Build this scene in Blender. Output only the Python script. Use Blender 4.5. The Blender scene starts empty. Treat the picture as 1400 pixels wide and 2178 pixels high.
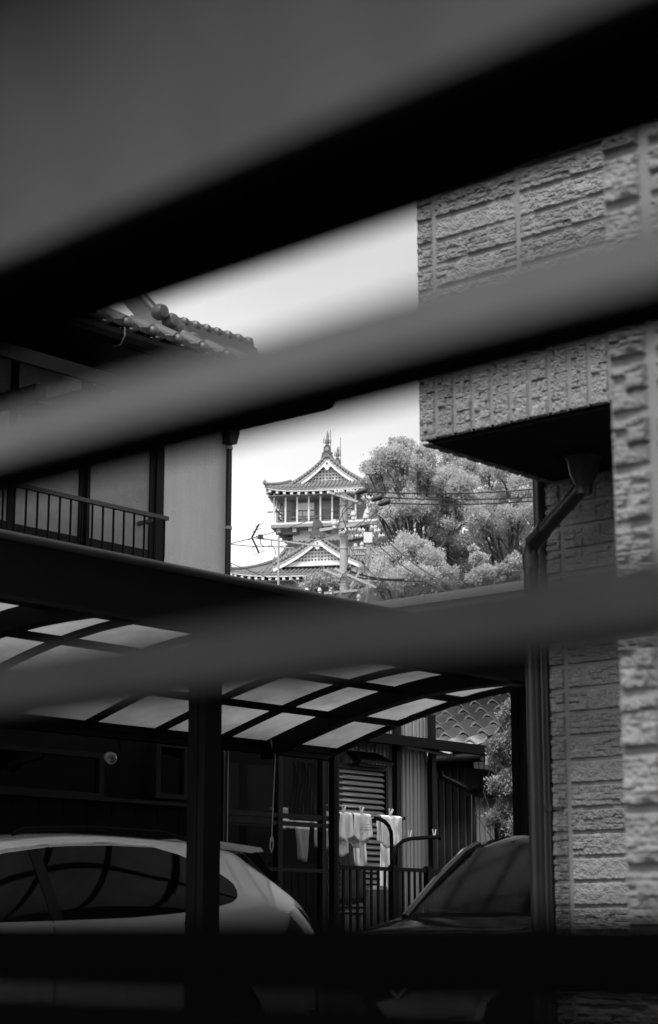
import bpy, math, random
from mathutils import Vector, Matrix, noise
R = math.radians
random.seed(7)
scene = bpy.context.scene
COL = scene.collection

# ------------------------------------------------------------------ camera
PITCH = R(12.47); FPX = 4050.0; EYE = 1.0
cam = bpy.data.cameras.new('camera'); cam_o = bpy.data.objects.new('camera', cam); COL.objects.link(cam_o)
cam_o.location = (0, 0, EYE); cam_o.rotation_euler = (R(90) + PITCH, 0, 0)
cam.sensor_fit = 'VERTICAL'; cam.sensor_height = 36; cam.lens = FPX / 2178 * 36
cam.clip_start = .01; cam.clip_end = 4000
cam.dof.use_dof = True; cam.dof.focus_distance = 22; cam.dof.aperture_fstop = 5.6; cam.dof.aperture_blades = 0
scene.camera = cam_o
# ------------------------------------------------------------------ world and sun
SUN_AZ, SUN_EL = 209, 57            # compass-like: 0 = straight ahead (+Y), clockwise
w = bpy.data.worlds.new('World'); scene.world = w; w.use_nodes = True
nt = w.node_tree; nt.nodes.clear()
sky = nt.nodes.new('ShaderNodeTexSky'); sky.sky_type = 'NISHITA'; sky.sun_disc = False
sky.sun_elevation = R(SUN_EL); sky.sun_rotation = R(SUN_AZ); sky.dust_density = .6; sky.air_density = 1.0; sky.ozone_density = 1
bw = nt.nodes.new('ShaderNodeMath'); bw.operation = 'ADD'      # black-and-white film behind an orange filter: mostly the red channel
sc_ = nt.nodes.new('ShaderNodeSeparateColor'); m1_ = nt.nodes.new('ShaderNodeMath'); m1_.operation = 'MULTIPLY'; m1_.inputs[1].default_value = .8
m2_ = nt.nodes.new('ShaderNodeMath'); m2_.operation = 'MULTIPLY'; m2_.inputs[1].default_value = .2; bg = nt.nodes.new('ShaderNodeBackground'); wo = nt.nodes.new('ShaderNodeOutputWorld')
nt.links.new(sky.outputs[0], sc_.inputs[0]); nt.links.new(sc_.outputs[0], m1_.inputs[0]); nt.links.new(sc_.outputs[1], m2_.inputs[0])
nt.links.new(m1_.outputs[0], bw.inputs[0]); nt.links.new(m2_.outputs[0], bw.inputs[1]); tcw = nt.nodes.new('ShaderNodeTexCoord'); mpw = nt.nodes.new('ShaderNodeMapping'); mpw.inputs['Scale'].default_value = (1, 1, 3)
nzw = nt.nodes.new('ShaderNodeTexNoise'); nzw.inputs['Scale'].default_value = 3.2; nzw.inputs['Detail'].default_value = 5; nzw.inputs['Roughness'].default_value = .5
mrw = nt.nodes.new('ShaderNodeMapRange'); mrw.inputs[1].default_value = .3; mrw.inputs[2].default_value = .7; mrw.inputs[3].default_value = .86; mrw.inputs[4].default_value = 1.12
mlw = nt.nodes.new('ShaderNodeMath'); mlw.operation = 'MULTIPLY'      # thin even cloud veil over the whole sky
nt.links.new(tcw.outputs['Generated'], mpw.inputs[0]); nt.links.new(mpw.outputs[0], nzw.inputs[0]); nt.links.new(nzw.outputs[0], mrw.inputs[0])
nt.links.new(bw.outputs[0], mlw.inputs[0]); nt.links.new(mrw.outputs[0], mlw.inputs[1]); nt.links.new(mlw.outputs[0], bg.inputs[0]); nt.links.new(bg.outputs[0], wo.inputs[0])
bg.inputs[1].default_value = .15
sl = bpy.data.lights.new('sun', 'SUN'); sl.energy = 1.35; sl.angle = R(10); sl.color = (1, 1, 1)
so = bpy.data.objects.new('sun', sl); COL.objects.link(so)
sd = Vector((math.sin(R(SUN_AZ)) * math.cos(R(SUN_EL)), math.cos(R(SUN_AZ)) * math.cos(R(SUN_EL)), math.sin(R(SUN_EL))))
so.rotation_euler = sd.to_track_quat('Z', 'Y').to_euler(); so.location = (0, -20, 60)
scene.render.engine = 'CYCLES'
vs = scene.view_settings; vs.view_transform = 'Standard'; vs.look = 'None'; vs.exposure = 1.45; vs.gamma = 1; vs.use_curve_mapping = False

# ------------------------------------------------------------------ frames
AZ = R(40.9)
A = Vector((math.sin(AZ), math.cos(AZ), 0)); B = Vector((-math.cos(AZ), math.sin(AZ), 0))   # the two street-grid directions
TH = R(90) - AZ
def ray(x, y):
    dx, dy = (x - 700) / FPX, (1089 - y) / FPX
    return Vector((dx, math.cos(PITCH) - dy * math.sin(PITCH), math.sin(PITCH) + dy * math.cos(PITCH)))
def at(x, y, Y):
    r = ray(x, y); return r * (Y / r.y) + Vector((0, 0, EYE))
def toab(p): return Vector((p.dot(A), p.dot(B), p.z))
def on_b(x, y, b):
    r = ray(x, y); return toab(r * (b / r.dot(B)) + Vector((0, 0, EYE)))
def on_a(x, y, a):
    r = ray(x, y); return toab(r * (a / r.dot(A)) + Vector((0, 0, EYE)))
def W(a, b, z=0): return A * a + B * b + Vector((0, 0, z))

# ------------------------------------------------------------------ materials
def mat(name, v, rough=.7, var=.15, scale=6.0, bump=0.0, bscale=60.0, metal=0.0, coat=0.0, trans=0.0, spec=.5, streak=None):
    m = bpy.data.materials.new(name); m.use_nodes = True
    n = m.node_tree; p = n.nodes['Principled BSDF']
    tc = n.nodes.new('ShaderNodeTexCoord'); mp = n.nodes.new('ShaderNodeMapping'); n.links.new(tc.outputs['Object'], mp.inputs[0])
    if streak: mp.inputs['Scale'].default_value = streak
    nz = n.nodes.new('ShaderNodeTexNoise'); nz.inputs['Scale'].default_value = scale; nz.inputs['Detail'].default_value = 6; nz.inputs['Roughness'].default_value = .65
    n.links.new(mp.outputs[0], nz.inputs[0])
    mr = n.nodes.new('ShaderNodeMapRange'); mr.inputs[1].default_value = .25; mr.inputs[2].default_value = .75
    mr.inputs[3].default_value = v * (1 - var); mr.inputs[4].default_value = v * (1 + var)
    n.links.new(nz.outputs[0], mr.inputs[0]); n.links.new(mr.outputs[0], p.inputs['Base Color'])
    p.inputs['Roughness'].default_value = rough; p.inputs['Metallic'].default_value = metal
    p.inputs['Coat Weight'].default_value = coat; p.inputs['Specular IOR Level'].default_value = spec
    if bump:
        b2 = n.nodes.new('ShaderNodeTexNoise'); b2.inputs['Scale'].default_value = bscale; b2.inputs['Detail'].default_value = 5
        n.links.new(tc.outputs['Object'], b2.inputs[0])
        bp = n.nodes.new('ShaderNodeBump'); bp.inputs['Strength'].default_value = bump; bp.inputs['Distance'].default_value = .01
        n.links.new(b2.outputs[0], bp.inputs['Height']); n.links.new(bp.outputs[0], p.inputs['Normal'])
    if trans:
        tl = n.nodes.new('ShaderNodeBsdfTranslucent'); mx = n.nodes.new('ShaderNodeMixShader'); mx.inputs[0].default_value = trans
        n.links.new(mr.outputs[0], tl.inputs[0]); n.links.new(p.outputs[0], mx.inputs[1]); n.links.new(tl.outputs[0], mx.inputs[2])
        n.links.new(mx.outputs[0], n.nodes['Material Output'].inputs[0])
    return m
def glassmat(name, tint, gloss=.12, rough=.03, diff=0.0, dv=.3):
    """thin pane: tinted straight-through light, a mirror share and a little dusty diffuse"""
    m = bpy.data.materials.new(name); m.use_nodes = True; n = m.node_tree; n.nodes.clear()
    o = n.nodes.new('ShaderNodeOutputMaterial'); t = n.nodes.new('ShaderNodeBsdfTransparent'); t.inputs[0].default_value = (tint,) * 3 + (1,)
    g = n.nodes.new('ShaderNodeBsdfGlossy'); g.inputs['Roughness'].default_value = rough; g.inputs[0].default_value = (.9, .9, .9, 1)
    fr = n.nodes.new('ShaderNodeFresnel'); fr.inputs[0].default_value = 1.35
    ad = n.nodes.new('ShaderNodeMath'); ad.operation = 'ADD'; ad.inputs[1].default_value = gloss - .04
    n.links.new(fr.outputs[0], ad.inputs[0])
    mx = n.nodes.new('ShaderNodeMixShader'); n.links.new(ad.outputs[0], mx.inputs[0]); n.links.new(t.outputs[0], mx.inputs[1]); n.links.new(g.outputs[0], mx.inputs[2])
    last = mx
    if diff:
        d = n.nodes.new('ShaderNodeBsdfDiffuse'); nz = n.nodes.new('ShaderNodeTexNoise'); nz.inputs['Scale'].default_value = 3; nz.inputs['Detail'].default_value = 5
        mr = n.nodes.new('ShaderNodeMapRange'); mr.inputs[3].default_value = dv * .6; mr.inputs[4].default_value = dv * 1.4
        n.links.new(nz.outputs[0], mr.inputs[0]); n.links.new(mr.outputs[0], d.inputs[0])
        m2 = n.nodes.new('ShaderNodeMixShader'); m2.inputs[0].default_value = diff
        n.links.new(mx.outputs[0], m2.inputs[1]); n.links.new(d.outputs[0], m2.inputs[2]); last = m2
    n.links.new(last.outputs[0], o.inputs[0]); return m
M = dict(
    ground=mat('asphalt', .022, .95, .3, 4, .4, 90, spec=.1),
    railm=mat('worn_rail_paint', .06, .5, .3, 12),
    shade_core=mat('slat_shade', .012, 1.0, .2, 20, spec=0),  # shade of the slat undersides, put into the colour
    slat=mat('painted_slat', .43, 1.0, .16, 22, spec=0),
    low_shade=mat('low_slat_shade', .004, 1.0, .1, 3, spec=0),  # low slats: their shade put into a black base colour
    stone=mat('stone_siding', .20, .9, .25, 9, .7, 120),
    groove=mat('siding_groove', .19, .85, .1, 8, .2, 120, spec=.2),
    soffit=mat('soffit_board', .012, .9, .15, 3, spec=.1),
    pipe=mat('brown_pipe', .012, .32, .2, 5, spec=.35),
    plaster=mat('plaster', .84, .9, .12, 2.2, .8, 45, streak=(2.5, 2.5, .35)),
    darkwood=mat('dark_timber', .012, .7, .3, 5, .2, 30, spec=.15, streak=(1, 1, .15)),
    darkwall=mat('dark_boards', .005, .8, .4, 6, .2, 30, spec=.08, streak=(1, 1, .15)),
    frame=mat('bronze_frame', .007, .5, .2, 5, spec=.15),
    frosted=mat('frosted_glass', .36, .25, .12, 14, .9, 110, spec=.6),
    curtain=mat('curtain', .5, .9, .1, 4),
    alu=mat('black_aluminium', .004, .45, .2, 5, spec=.06),
    lip=mat('roof_lip', .02, .4, .3, 9, spec=.4),
    tile=mat('roof_tile', .075, .45, .25, 7, .2, 60),
    tile_d=mat('castle_tile', .17, .6, .25, 2),
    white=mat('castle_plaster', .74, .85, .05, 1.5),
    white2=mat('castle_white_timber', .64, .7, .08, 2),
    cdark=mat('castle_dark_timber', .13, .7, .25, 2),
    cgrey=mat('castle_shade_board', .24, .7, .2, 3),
    bronze=mat('bronze_finial', .14, .5, .2, 4),
    tile_b=mat('glazed_tile', .46, .3, .2, 7),
    leaf=mat('leaf', .4, .55, .35, .9, trans=.3), leaf2=mat('leaf_light', .58, .6, .25, 1.1, trans=.45), leaf3=mat('leaf_dark', .3, .55, .35, 1.0, trans=.25),
    bark=mat('bark', .05, .9, .3, 6, .4, 30),
    concrete=mat('pole_concrete', .34, .8, .12, 3), steel=mat('galvanised', .38, .45, .15, 8, metal=.3),
    porcelain=mat('porcelain', .62, .2, .05, 4), wire=mat('black_cable', .02, .5, .1, 4),
    carw=mat('white_paint', .85, .25, .01, 2, coat=1.0), card=mat('dark_paint', .004, .12, .05, 2, coat=1.0, spec=.4),
    rubber=mat('rubber', .006, .8, .1, 5, spec=.1), carglass=mat('car_glass', .002, .04, .05, 3, spec=.2), chrome=mat('chrome', .7, .12, .02, 3, metal=1),
    lampred=mat('tail_lens', .05, .1, .1, 5, coat=1), rim=mat('alloy', .3, .3, .05, 4, metal=.6),
    siding=mat('metal_siding', .36, .5, .1, 3, streak=(1, 1, .2)), siding_d=mat('metal_siding_dark', .008, .6, .2, 3, spec=.15),
    shutter=mat('shutter', .42, .45, .1, 4), cloth=mat('cotton', .95, .95, .05, 10, .15, 120), cloth2=mat('jeans', .05, .95, .3, 10), clothg=mat('print_ink', .3, .9, .1, 10),
    rope=mat('rope', .6, .9, .2, 50), plastic=mat('peg_plastic', .8, .4, .05, 5), bin=mat('bucket', .16, .6, .1, 5), fascia=mat('light_fascia', .2, .5, .15, 3, streak=(.3, 3, 3)),
    hill=mat('hill', .05, 1, .4, .1), flood=mat('flood_lens', .3, .15, .5, 40, metal=.5), ribd=mat('metal_rib_dark', .05, .5, .2, 3, spec=.2),
    lens=mat('headlamp_lens', .03, .2, .1, 8, spec=.3), floor=mat('terrace', .3, .9, .2, 3))
M['poly'] = mat('smoked_polycarbonate', .20, .5, .4, 2.2, trans=.85, spec=.1)
M['pane'] = glassmat('dark_pane', .40, .045, .02)
M['wind'] = glassmat('windscreen', .30, .035, .13)

for k_ in ('stone', 'siding', 'tile', 'tile_b'):
    if k_ not in M: continue
    n_ = M[k_].node_tree; p_ = n_.nodes['Principled BSDF']; src = p_.inputs['Base Color'].links[0].from_socket
    oi = n_.nodes.new('ShaderNodeObjectInfo'); mr_ = n_.nodes.new('ShaderNodeMapRange'); mr_.inputs[3].default_value = .84; mr_.inputs[4].default_value = 1.14
    mm = n_.nodes.new('ShaderNodeMath'); mm.operation = 'MULTIPLY'
    n_.links.new(oi.outputs['Random'], mr_.inputs[0]); n_.links.new(mr_.outputs[0], mm.inputs[0]); n_.links.new(src, mm.inputs[1]); n_.links.new(mm.outputs[0], p_.inputs['Base Color'])
# ------------------------------------------------------------------ mesh builder
class MB:
    def __init__(s): s.v = []; s.f = []; s.smooth = False
    def add(s, vs, fs):
        o = len(s.v); s.v += [tuple(v) for v in vs]; s.f += [tuple(i + o for i in f) for f in fs]; return s
    def box(s, a, b):
        x0, y0, z0 = a; x1, y1, z1 = b
        return s.add([(x0,y0,z0),(x1,y0,z0),(x1,y1,z0),(x0,y1,z0),(x0,y0,z1),(x1,y0,z1),(x1,y1,z1),(x0,y1,z1)],
              [(0,3,2,1),(4,5,6,7),(0,1,5,4),(1,2,6,5),(2,3,7,6),(3,0,4,7)])
    def bar(s, p, q, w, h=None, up=(0, 0, 1)):
        p, q = Vector(p), Vector(q); h = h or w; d = (q - p).normalized(); up = Vector(up)
        if abs(d.dot(up)) > .98: up = Vector((1, 0, 0))
        x = d.cross(up).normalized() * w / 2; y = x.cross(d).normalized() * h / 2
        vs = [p - x - y, p + x - y, p + x + y, p - x + y, q - x - y, q + x - y, q + x + y, q - x + y]
        return s.add(vs, [(0,1,2,3),(7,6,5,4),(0,4,5,1),(1,5,6,2),(2,6,7,3),(3,7,4,0)])
    def tube(s, pts, r, n=8, cap=True):
        pts = [Vector(p) for p in pts]; rs = r if isinstance(r, (list, tuple)) else [r] * len(pts)
        rings = []; prev = None
        for i, p in enumerate(pts):
            d = (pts[min(i + 1, len(pts) - 1)] - pts[max(i - 1, 0)]).normalized()
            if prev is None: u = d.orthogonal().normalized()
            else:
                u = (prev - d * prev.dot(d))
                u = u.normalized() if u.length > 1e-6 else d.orthogonal().normalized()
            prev = u; v = d.cross(u)
            rings.append([p + (u * math.cos(2 * math.pi * k / n) + v * math.sin(2 * math.pi * k / n)) * rs[i] for k in range(n)])
        vs = [v for rg in rings for v in rg]; fs = []
        for i in range(len(pts) - 1):
            for k in range(n): k2 = (k + 1) % n; fs.append((i*n + k, i*n + k2, (i+1)*n + k2, (i+1)*n + k))
        if cap: fs.append(tuple(range(n))[::-1]); fs.append(tuple(range((len(pts)-1)*n, len(pts)*n)))
        return s.add(vs, fs)
    def lathe(s, prof, c=(0, 0, 0), n=12, axis='z'):
        c = Vector(c); vs = []; fs = []
        for r, z in prof:
            for k in range(n):
                t = 2 * math.pi * k / n; x, y = r * math.cos(t), r * math.sin(t)
                vs.append(c + (Vector((x, y, z)) if axis == 'z' else Vector((x, z, y)) if axis == 'y' else Vector((z, x, y))))
        for i in range(len(prof) - 1):
            for k in range(n): k2 = (k + 1) % n; fs.append((i*n + k, i*n + k2, (i+1)*n + k2, (i+1)*n + k))
        fs.append(tuple(range(n))[::-1]); fs.append(tuple(range((len(prof)-1)*n, len(prof)*n)))
        return s.add(vs, fs)
    def prism(s, poly, d):
        """poly: list of 3D points, extruded by vector d"""
        d = Vector(d); poly = [Vector(p) for p in poly]; n = len(poly)
        return s.add(poly + [p + d for p in poly], [tuple(range(n))[::-1], tuple(range(n, 2*n))] + [(i, (i+1) % n, (i+1) % n + n, i + n) for i in range(n)])
    def grid(s, rows):
        m, n = len(rows), len(rows[0])
        return s.add([p for r in rows for p in r], [(i*n+j, i*n+j+1, (i+1)*n+j+1, (i+1)*n+j) for i in range(m-1) for j in range(n-1)])
    def mesh(s, name, m, smooth=None):
        me = bpy.data.meshes.new(name); me.from_pydata(s.v, [], s.f); me.materials.append(m); me.update()
        import bmesh
        bm = bmesh.new(); bm.from_mesh(me); bmesh.ops.recalc_face_normals(bm, faces=bm.faces) if len(s.f) < 20000 else None; bm.to_mesh(me); bm.free()
        if smooth if smooth is not None else s.smooth:
            me.shade_smooth()
            try: me.set_sharp_from_angle(angle=R(42))
            except Exception: pass
        return me
    def build(s, name, m, parent=None, off=None, smooth=False, **kw):
        if off is not None:
            o = Vector(off); s.v = [tuple(Vector(v) - o) for v in s.v]
        ob = bpy.data.objects.new(name, s.mesh(name, m, smooth)); COL.objects.link(ob)
        if parent: ob.parent = parent
        for k, v in kw.items(): ob[k] = v
        return ob
def link(name, me, parent, loc=(0, 0, 0), rot=(0, 0, 0), **kw):
    ob = bpy.data.objects.new(name, me); COL.objects.link(ob); ob.location = loc; ob.rotation_euler = rot
    if parent: ob.parent = parent
    for k, v in kw.items(): ob[k] = v
    return ob
def thing(name, label, cat, loc, rz=0.0, group=None):
    o = bpy.data.objects.new(name, None); COL.objects.link(o); o.location = loc; o.rotation_euler = (0, 0, rz); o.empty_display_size = .2
    o['label'] = label; o['category'] = cat
    if group: o['group'] = group
    return o
class T:
    """a thing standing on the street grid: parts are given in (a, b, z) coordinates"""
    def __init__(s, name, label, cat, base=(0, 0, 0), group=None):
        s.base = Vector(base); s.o = thing(name, label, cat, W(*base), TH, group)
    def part(s, name, mb, m, parent=None, smooth=False, **kw): return mb.build(name, M[m] if isinstance(m, str) else m, parent or s.o, s.base, smooth, **kw)
    def put(s, name, me, loc, rot=(0, 0, 0), **kw): return link(name, me, s.o, Vector(loc) - s.base, rot, **kw)
def single(name, mb, m, label, cat, base, group=None, smooth=False):
    """one-mesh thing in grid coordinates"""
    ob = mb.build(name, M[m], None, base, smooth); ob.location = W(*base); ob.rotation_euler = (0, 0, TH); ob['label'] = label; ob['category'] = cat
    if group: ob['group'] = group
    return ob

# ================================================================== GROUND AND HILL
g = MB(); g.add([(-1500, -300, 0), (1500, -300, 0), (1500, 2500, 0), (-1500, 2500, 0)], [(0, 1, 2, 3)]); g.build('ground', M['ground'], kind='structure')
rows = []
for j in range(30):
    row = []
    for i in range(50):
        x = -110 + i * 5.2; y = 45 + j * 6
        h = 24 * math.exp(-((x - 5) / 62) ** 2 - ((y - 150) / 38) ** 2) + 2.5 * noise.noise(Vector((x, y, 0)) / 14)
        if j == 0 or i in (0, 49) or j == 29: h = -1
        row.append((x, y, max(h - .6, -1)))
    rows.append(row)
g = MB(); g.grid(rows); g.build('hill', M['hill'], None, smooth=True, kind='structure')
def hillz(x, y): return max(0, 24 * math.exp(-((x - 5) / 62) ** 2 - ((y - 150) / 38) ** 2) + 2.5 * noise.noise(Vector((x, y, 0)) / 14) - .6)

# ================================================================== RIGHT HOUSE, stone-pattern siding
def block_mesh(wd, ht, seed, vert=False, res=.0068):
    rnd = random.Random(seed); rects = []
    def split(x0, y0, x1, y1, d):
        w_, h_ = x1 - x0, y1 - y0
        if d > 0 and (w_ > .1 or h_ > .06) and rnd.random() < .93:
            if w_ * .75 > h_ and w_ > .05:
                c = x0 + w_ * rnd.uniform(.3, .7); split(x0, y0, c, y1, d - 1); split(c, y0, x1, y1, d - 1); return
            if h_ > .045:
                c = y0 + h_ * rnd.uniform(.35, .65); split(x0, y0, x1, c, d - 1); split(x0, c, x1, y1, d - 1); return
        rects.append((x0, y0, x1, y1, rnd.uniform(.010, .026), rnd.uniform(-.12, .12), rnd.uniform(-.2, .2)))
    split(0, 0, wd, ht, 6)
    nx, ny = max(8, int(wd / res)), max(8, int(ht / res)); rows = []
    for j in range(ny + 1):
        row = []
        for i in range(nx + 1):
            x, y = wd * i / nx, ht * j / ny; d = .012
            for (x0, y0, x1, y1, h, sx, sy) in rects:
                if x0 <= x <= x1 and y0 <= y <= y1:
                    e = min(x - x0, x1 - x, y - y0, y1 - y)
                    d = h + sx * (x - (x0 + x1) / 2) * .35 + sy * (y - (y0 + y1) / 2) * .5
                    d += .007 * noise.noise(Vector((x * 30 + seed, y * 38, seed * 3.1))) + .006 * noise.noise(Vector((x * 80, y * 95, seed)))
                    d -= .006 * max(0, 1 - e / .006); break
            edge = min(x, wd - x, y, ht - y)
            if edge < 1e-6: d = 0.0; jx = jy = 0
            else: jx = jy = 0
            # outline a little ragged
            if edge < res * 1.2 and edge > 1e-6: d *= .92
            rg_ = .004 * noise.noise(Vector((x * 25, y * 25, seed + 9.0))) if edge < 1e-6 else 0
            row.append((-max(d, 0), x + rg_, y + rg_) if not vert else (-max(d, 0), y + rg_, x + rg_))
        rows.append(row)
    mb = MB(); mb.grid(rows); me = mb.mesh('stone_block', M['stone'])
    return me
LONG = [block_mesh(.600, .131, 10 + k) for k in range(9)]
MID = [block_mesh(.300, .131, 40 + k) for k in range(3)]
SHORT = [block_mesh(.115, .131, 60 + k) for k in range(6)]
VERT = [block_mesh(.62, .112, 80 + k, True) for k in range(9)]
pb = on_a(893, 942, 8.8)           # bottom outer corner of the projecting balcony box
A1, B0, ZS = 8.8, pb.y, pb.z
A2 = 10.12
H = T('stone_clad_house', 'house clad in grey rough stone-pattern siding with a boxed balcony over a recessed wall', 'house', (A2, B0 - 2, 0))
PITCHV = .150
mb = MB(); mb.box((A1, B0 - 4.2, ZS + .02), (A2 + 14, B0, 6.6)); H.part('balcony_wall', mb, 'groove')
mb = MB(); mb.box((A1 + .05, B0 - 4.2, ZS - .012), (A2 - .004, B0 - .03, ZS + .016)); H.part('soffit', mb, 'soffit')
mb = MB(); mb.box((A1 - .05, B0 - 4.2, 6.603), (A2 + 14, B0 + .06, 6.68)); H.part('parapet_cap', mb, 'soffit')
mb = MB(); mb.box((A2, B0 - 4.2, -.4), (A2 + 14.0, B0, ZS + .018)); H.part('ground_floor_wall', mb, 'groove')
rn = random.Random(3); pick = lambda L: L[rn.randrange(len(L))]
# vertical course along the foot of the box
b = B0; k = 0
while b > B0 - 3.2:
    H.put('stone_block', pick(VERT), (A1, b - .124, ZS + .003)); b -= .1365
# underside course of the end of the box (seen edge-on from below)
for k in range(9):
    mb = MB(); rows = []
    for j in range(3):
        rows.append([(A1 + .02 + k * .146 + i * .01, B0 - .075 + .008 * (j == 1) + j * .035, ZS - .004 - .014 * abs(noise.noise(Vector((k * 9 + i * .4, j, 2.2)))) - (.01 if 0 < i < 13 else 0)) for i in range(14)])
    mb.grid(rows); H.part('stone_edge', mb, 'stone')
# end face blocks (face away to the left)
# horizontal courses
z = ZS + .655; r = 0
while z < 6.45:
    H.put('stone_block', pick(SHORT), (A1, B0 - .117, z))
    b = B0 - .14; 
    for k in range(5):
        H.put('stone_block', pick(LONG), (A1, b - .607, z)); b -= .628
    z += PITCHV; r += 1
# recessed ground-floor wall
z = -.18
while z < ZS - .13:
    H.put('stone_block', pick(SHORT), (A2, B0 - .117, z))
    H.put('stone_block', pick(LONG), (A2, B0 - .14 - .607, z)); H.put('stone_block', pick(LONG), (A2, B0 - .14 - .628 - .607, z))
    z += PITCHV
# near wing of the same cladding, close to the viewer
pn = on_a(1322, 1500, 4.27); AN, BN = 4.27, pn.y
N = T('near_wing_wall', 'out of focus stone-pattern wall corner standing nearest at the right edge', 'wall', (AN, BN - 1, 0))
mb = MB(); mb.box((AN, BN - 3, -.4), (AN + 2.2, BN, 4.2)); N.part('wall_core', mb, 'groove')
z = -.18
while z < 4.1:
    N.put('stone_block', pick(SHORT), (AN, BN - .117, z), )
    N.put('stone_block', pick(LONG), (AN, BN - .14 - .607, z)); N.put('stone_block', pick(LONG), (AN, BN - .14 - .628 - .607, z))
    z += PITCHV
# pipes
P = T('rain_hopper_pipe', 'dark downpipe with a hopper under the balcony, slanting down to the left', 'pipe', (9.5, 6.0, ZS - .02))
q0 = on_a(1240, 960, 9.62); hop = Vector((9.62, q0.y, ZS - .012))
mb = MB(); mb.lathe([(.11, 0), (.115, -.03), (.1, -.05), (.085, -.14), (.055, -.2), (.05, -.26)], hop, 14); P.part('hopper', mb, 'pipe', smooth=True)
e0 = on_a(1235, 1035, 9.62); e1 = on_a(1128, 1160, 9.74); e2 = Vector((9.74, on_a(1128, 1160, 9.74).y, -.28))
e1b = Vector((e1.x, e1.y, e1.z - .1))
def lerp(a, b, t): return a + (b - a) * t
pts = [hop + Vector((0, 0, -.22)), Vector((hop.x, hop.y, e0.z + .06)), lerp(Vector((hop.x, hop.y, e0.z)), e1, .06), lerp(Vector((hop.x, hop.y, e0.z)), e1, .95), e1 + Vector((0, 0, -.05)), e2]
mb = MB(); mb.tube(pts, .048, 14); P.part('pipe', mb, 'pipe', smooth=True)
mb = MB(); d = (e1 - pts[2]).normalized(); mb.tube([e1 - d * .15, e1 - d * .02], .054, 14); mb.tube([e1 + Vector((0, 0, -.06)), e1 + Vector((0, 0, -.15))], .054, 14); P.part('elbow_socket', mb, 'pipe', smooth=True)
P2 = T('straight_downpipe', 'straight dark downpipe on the corner of the recessed stone wall', 'pipe', (A2 - .1, B0 + .08, 0))
u = on_a(1148, 1100, A2 - .02); ub = u.y
mb = MB(); mb.tube([(A2 - .02, ub, -.28), (A2 - .02, ub, ZS + .5)], .043, 14); P2.part('pipe', mb, 'pipe', smooth=True)
for zz in (.6, 1.75, 2.9, 3.45):
    mb = MB(); mb.tube([(A2 - .02, ub, zz), (A2 - .02, ub, zz + .035)], .05, 14); mb.bar((A2 - .02, ub, zz + .017), (A2 - .02, ub - .12, zz + .017), .014); P2.part('pipe_clip', mb, 'pipe')

HK = .78      # the cladding has 117 mm courses: bring the house to its true distance, about the eye point
for t_ in (H, N, P, P2):
    e_ = Vector((0, 0, EYE)); t_.o.location = e_ + (t_.o.location - e_) * HK; t_.o.scale = (HK, HK, HK)
# ================================================================== CARPORT
CA0, CA1 = 2.6, 12.1; CB0, CB1 = 7.0, 10.42
lp = on_b(478, 1236, CB0 - .045); LIPZ = lp.z - .0
print('LIP', LIPZ, on_b(0, 1157, 6.95).z, on_b(320, 1207, 6.95).z, on_b(760, 1285, 6.95).z)
def arch(b):
    t = (CB1 - b) / (CB1 - CB0); h = .40 * math.sin(math.pi / 2 * max(0, min(t / .62, 1)))
    return 2.49 + h - (max(0, t - .62) / .38) ** 2 * (2.89 - LIPZ)
C = T('carport', 'black aluminium carport with a curved smoked polycarbonate roof over the white car', 'carport', (7.2, 7.1, 0))
rafters = [CA0 + .02]; a = CA1 - .02
raf = []
while a > CA0: raf.append(a); a -= .70
mains = [11.25, 7.2, 3.2]
purl = [CB1 - .04 - k * (CB1 - CB0 - .12) / 5 for k in range(6)]
for a in raf + mains:
    main = a in mains
    mb = MB(); hh = .13 if main else .05; ww = .11 if main else .034
    bs = [CB0 + (CB1 - CB0) * k / 16 for k in range(17)]
    for k in range(16):
        z0, z1 = arch(bs[k]), arch(bs[k + 1])
        mb.add([(a - ww/2, bs[k], z0 - hh), (a + ww/2, bs[k], z0 - hh), (a + ww/2, bs[k], z0 - .004), (a - ww/2, bs[k], z0 - .004),
                (a - ww/2, bs[k+1], z1 - hh), (a + ww/2, bs[k+1], z1 - hh), (a + ww/2, bs[k+1], z1 - .004), (a - ww/2, bs[k+1], z1 - .004)],
               [(0,1,5,4),(1,2,6,5),(2,3,7,6),(3,0,4,7)] + ([(3,2,1,0)] if k == 0 else []) + ([(4,5,6,7)] if k == 15 else []))
    C.part('arched_beam' if main else 'rafter', mb, 'alu')
for b in purl:
    mb = MB(); mb.box((CA0, b - .018, arch(b) - .052), (CA1 - .02, b + .018, arch(b) - .002)); C.part('purlin', mb, 'alu')
for i in range(len(raf) - 1):
    for j in range(5):
        b1, b0 = purl[j], purl[j + 1]; rows = []
        for k in range(5):
            b = b0 + (b1 - b0) * k / 4; rows.append([(raf[i + 1], b, arch(b) + .004), (raf[i], b, arch(b) + .004)])
        mb = MB(); mb.grid(rows); C.part('roof_panel', mb, 'poly')
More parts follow.
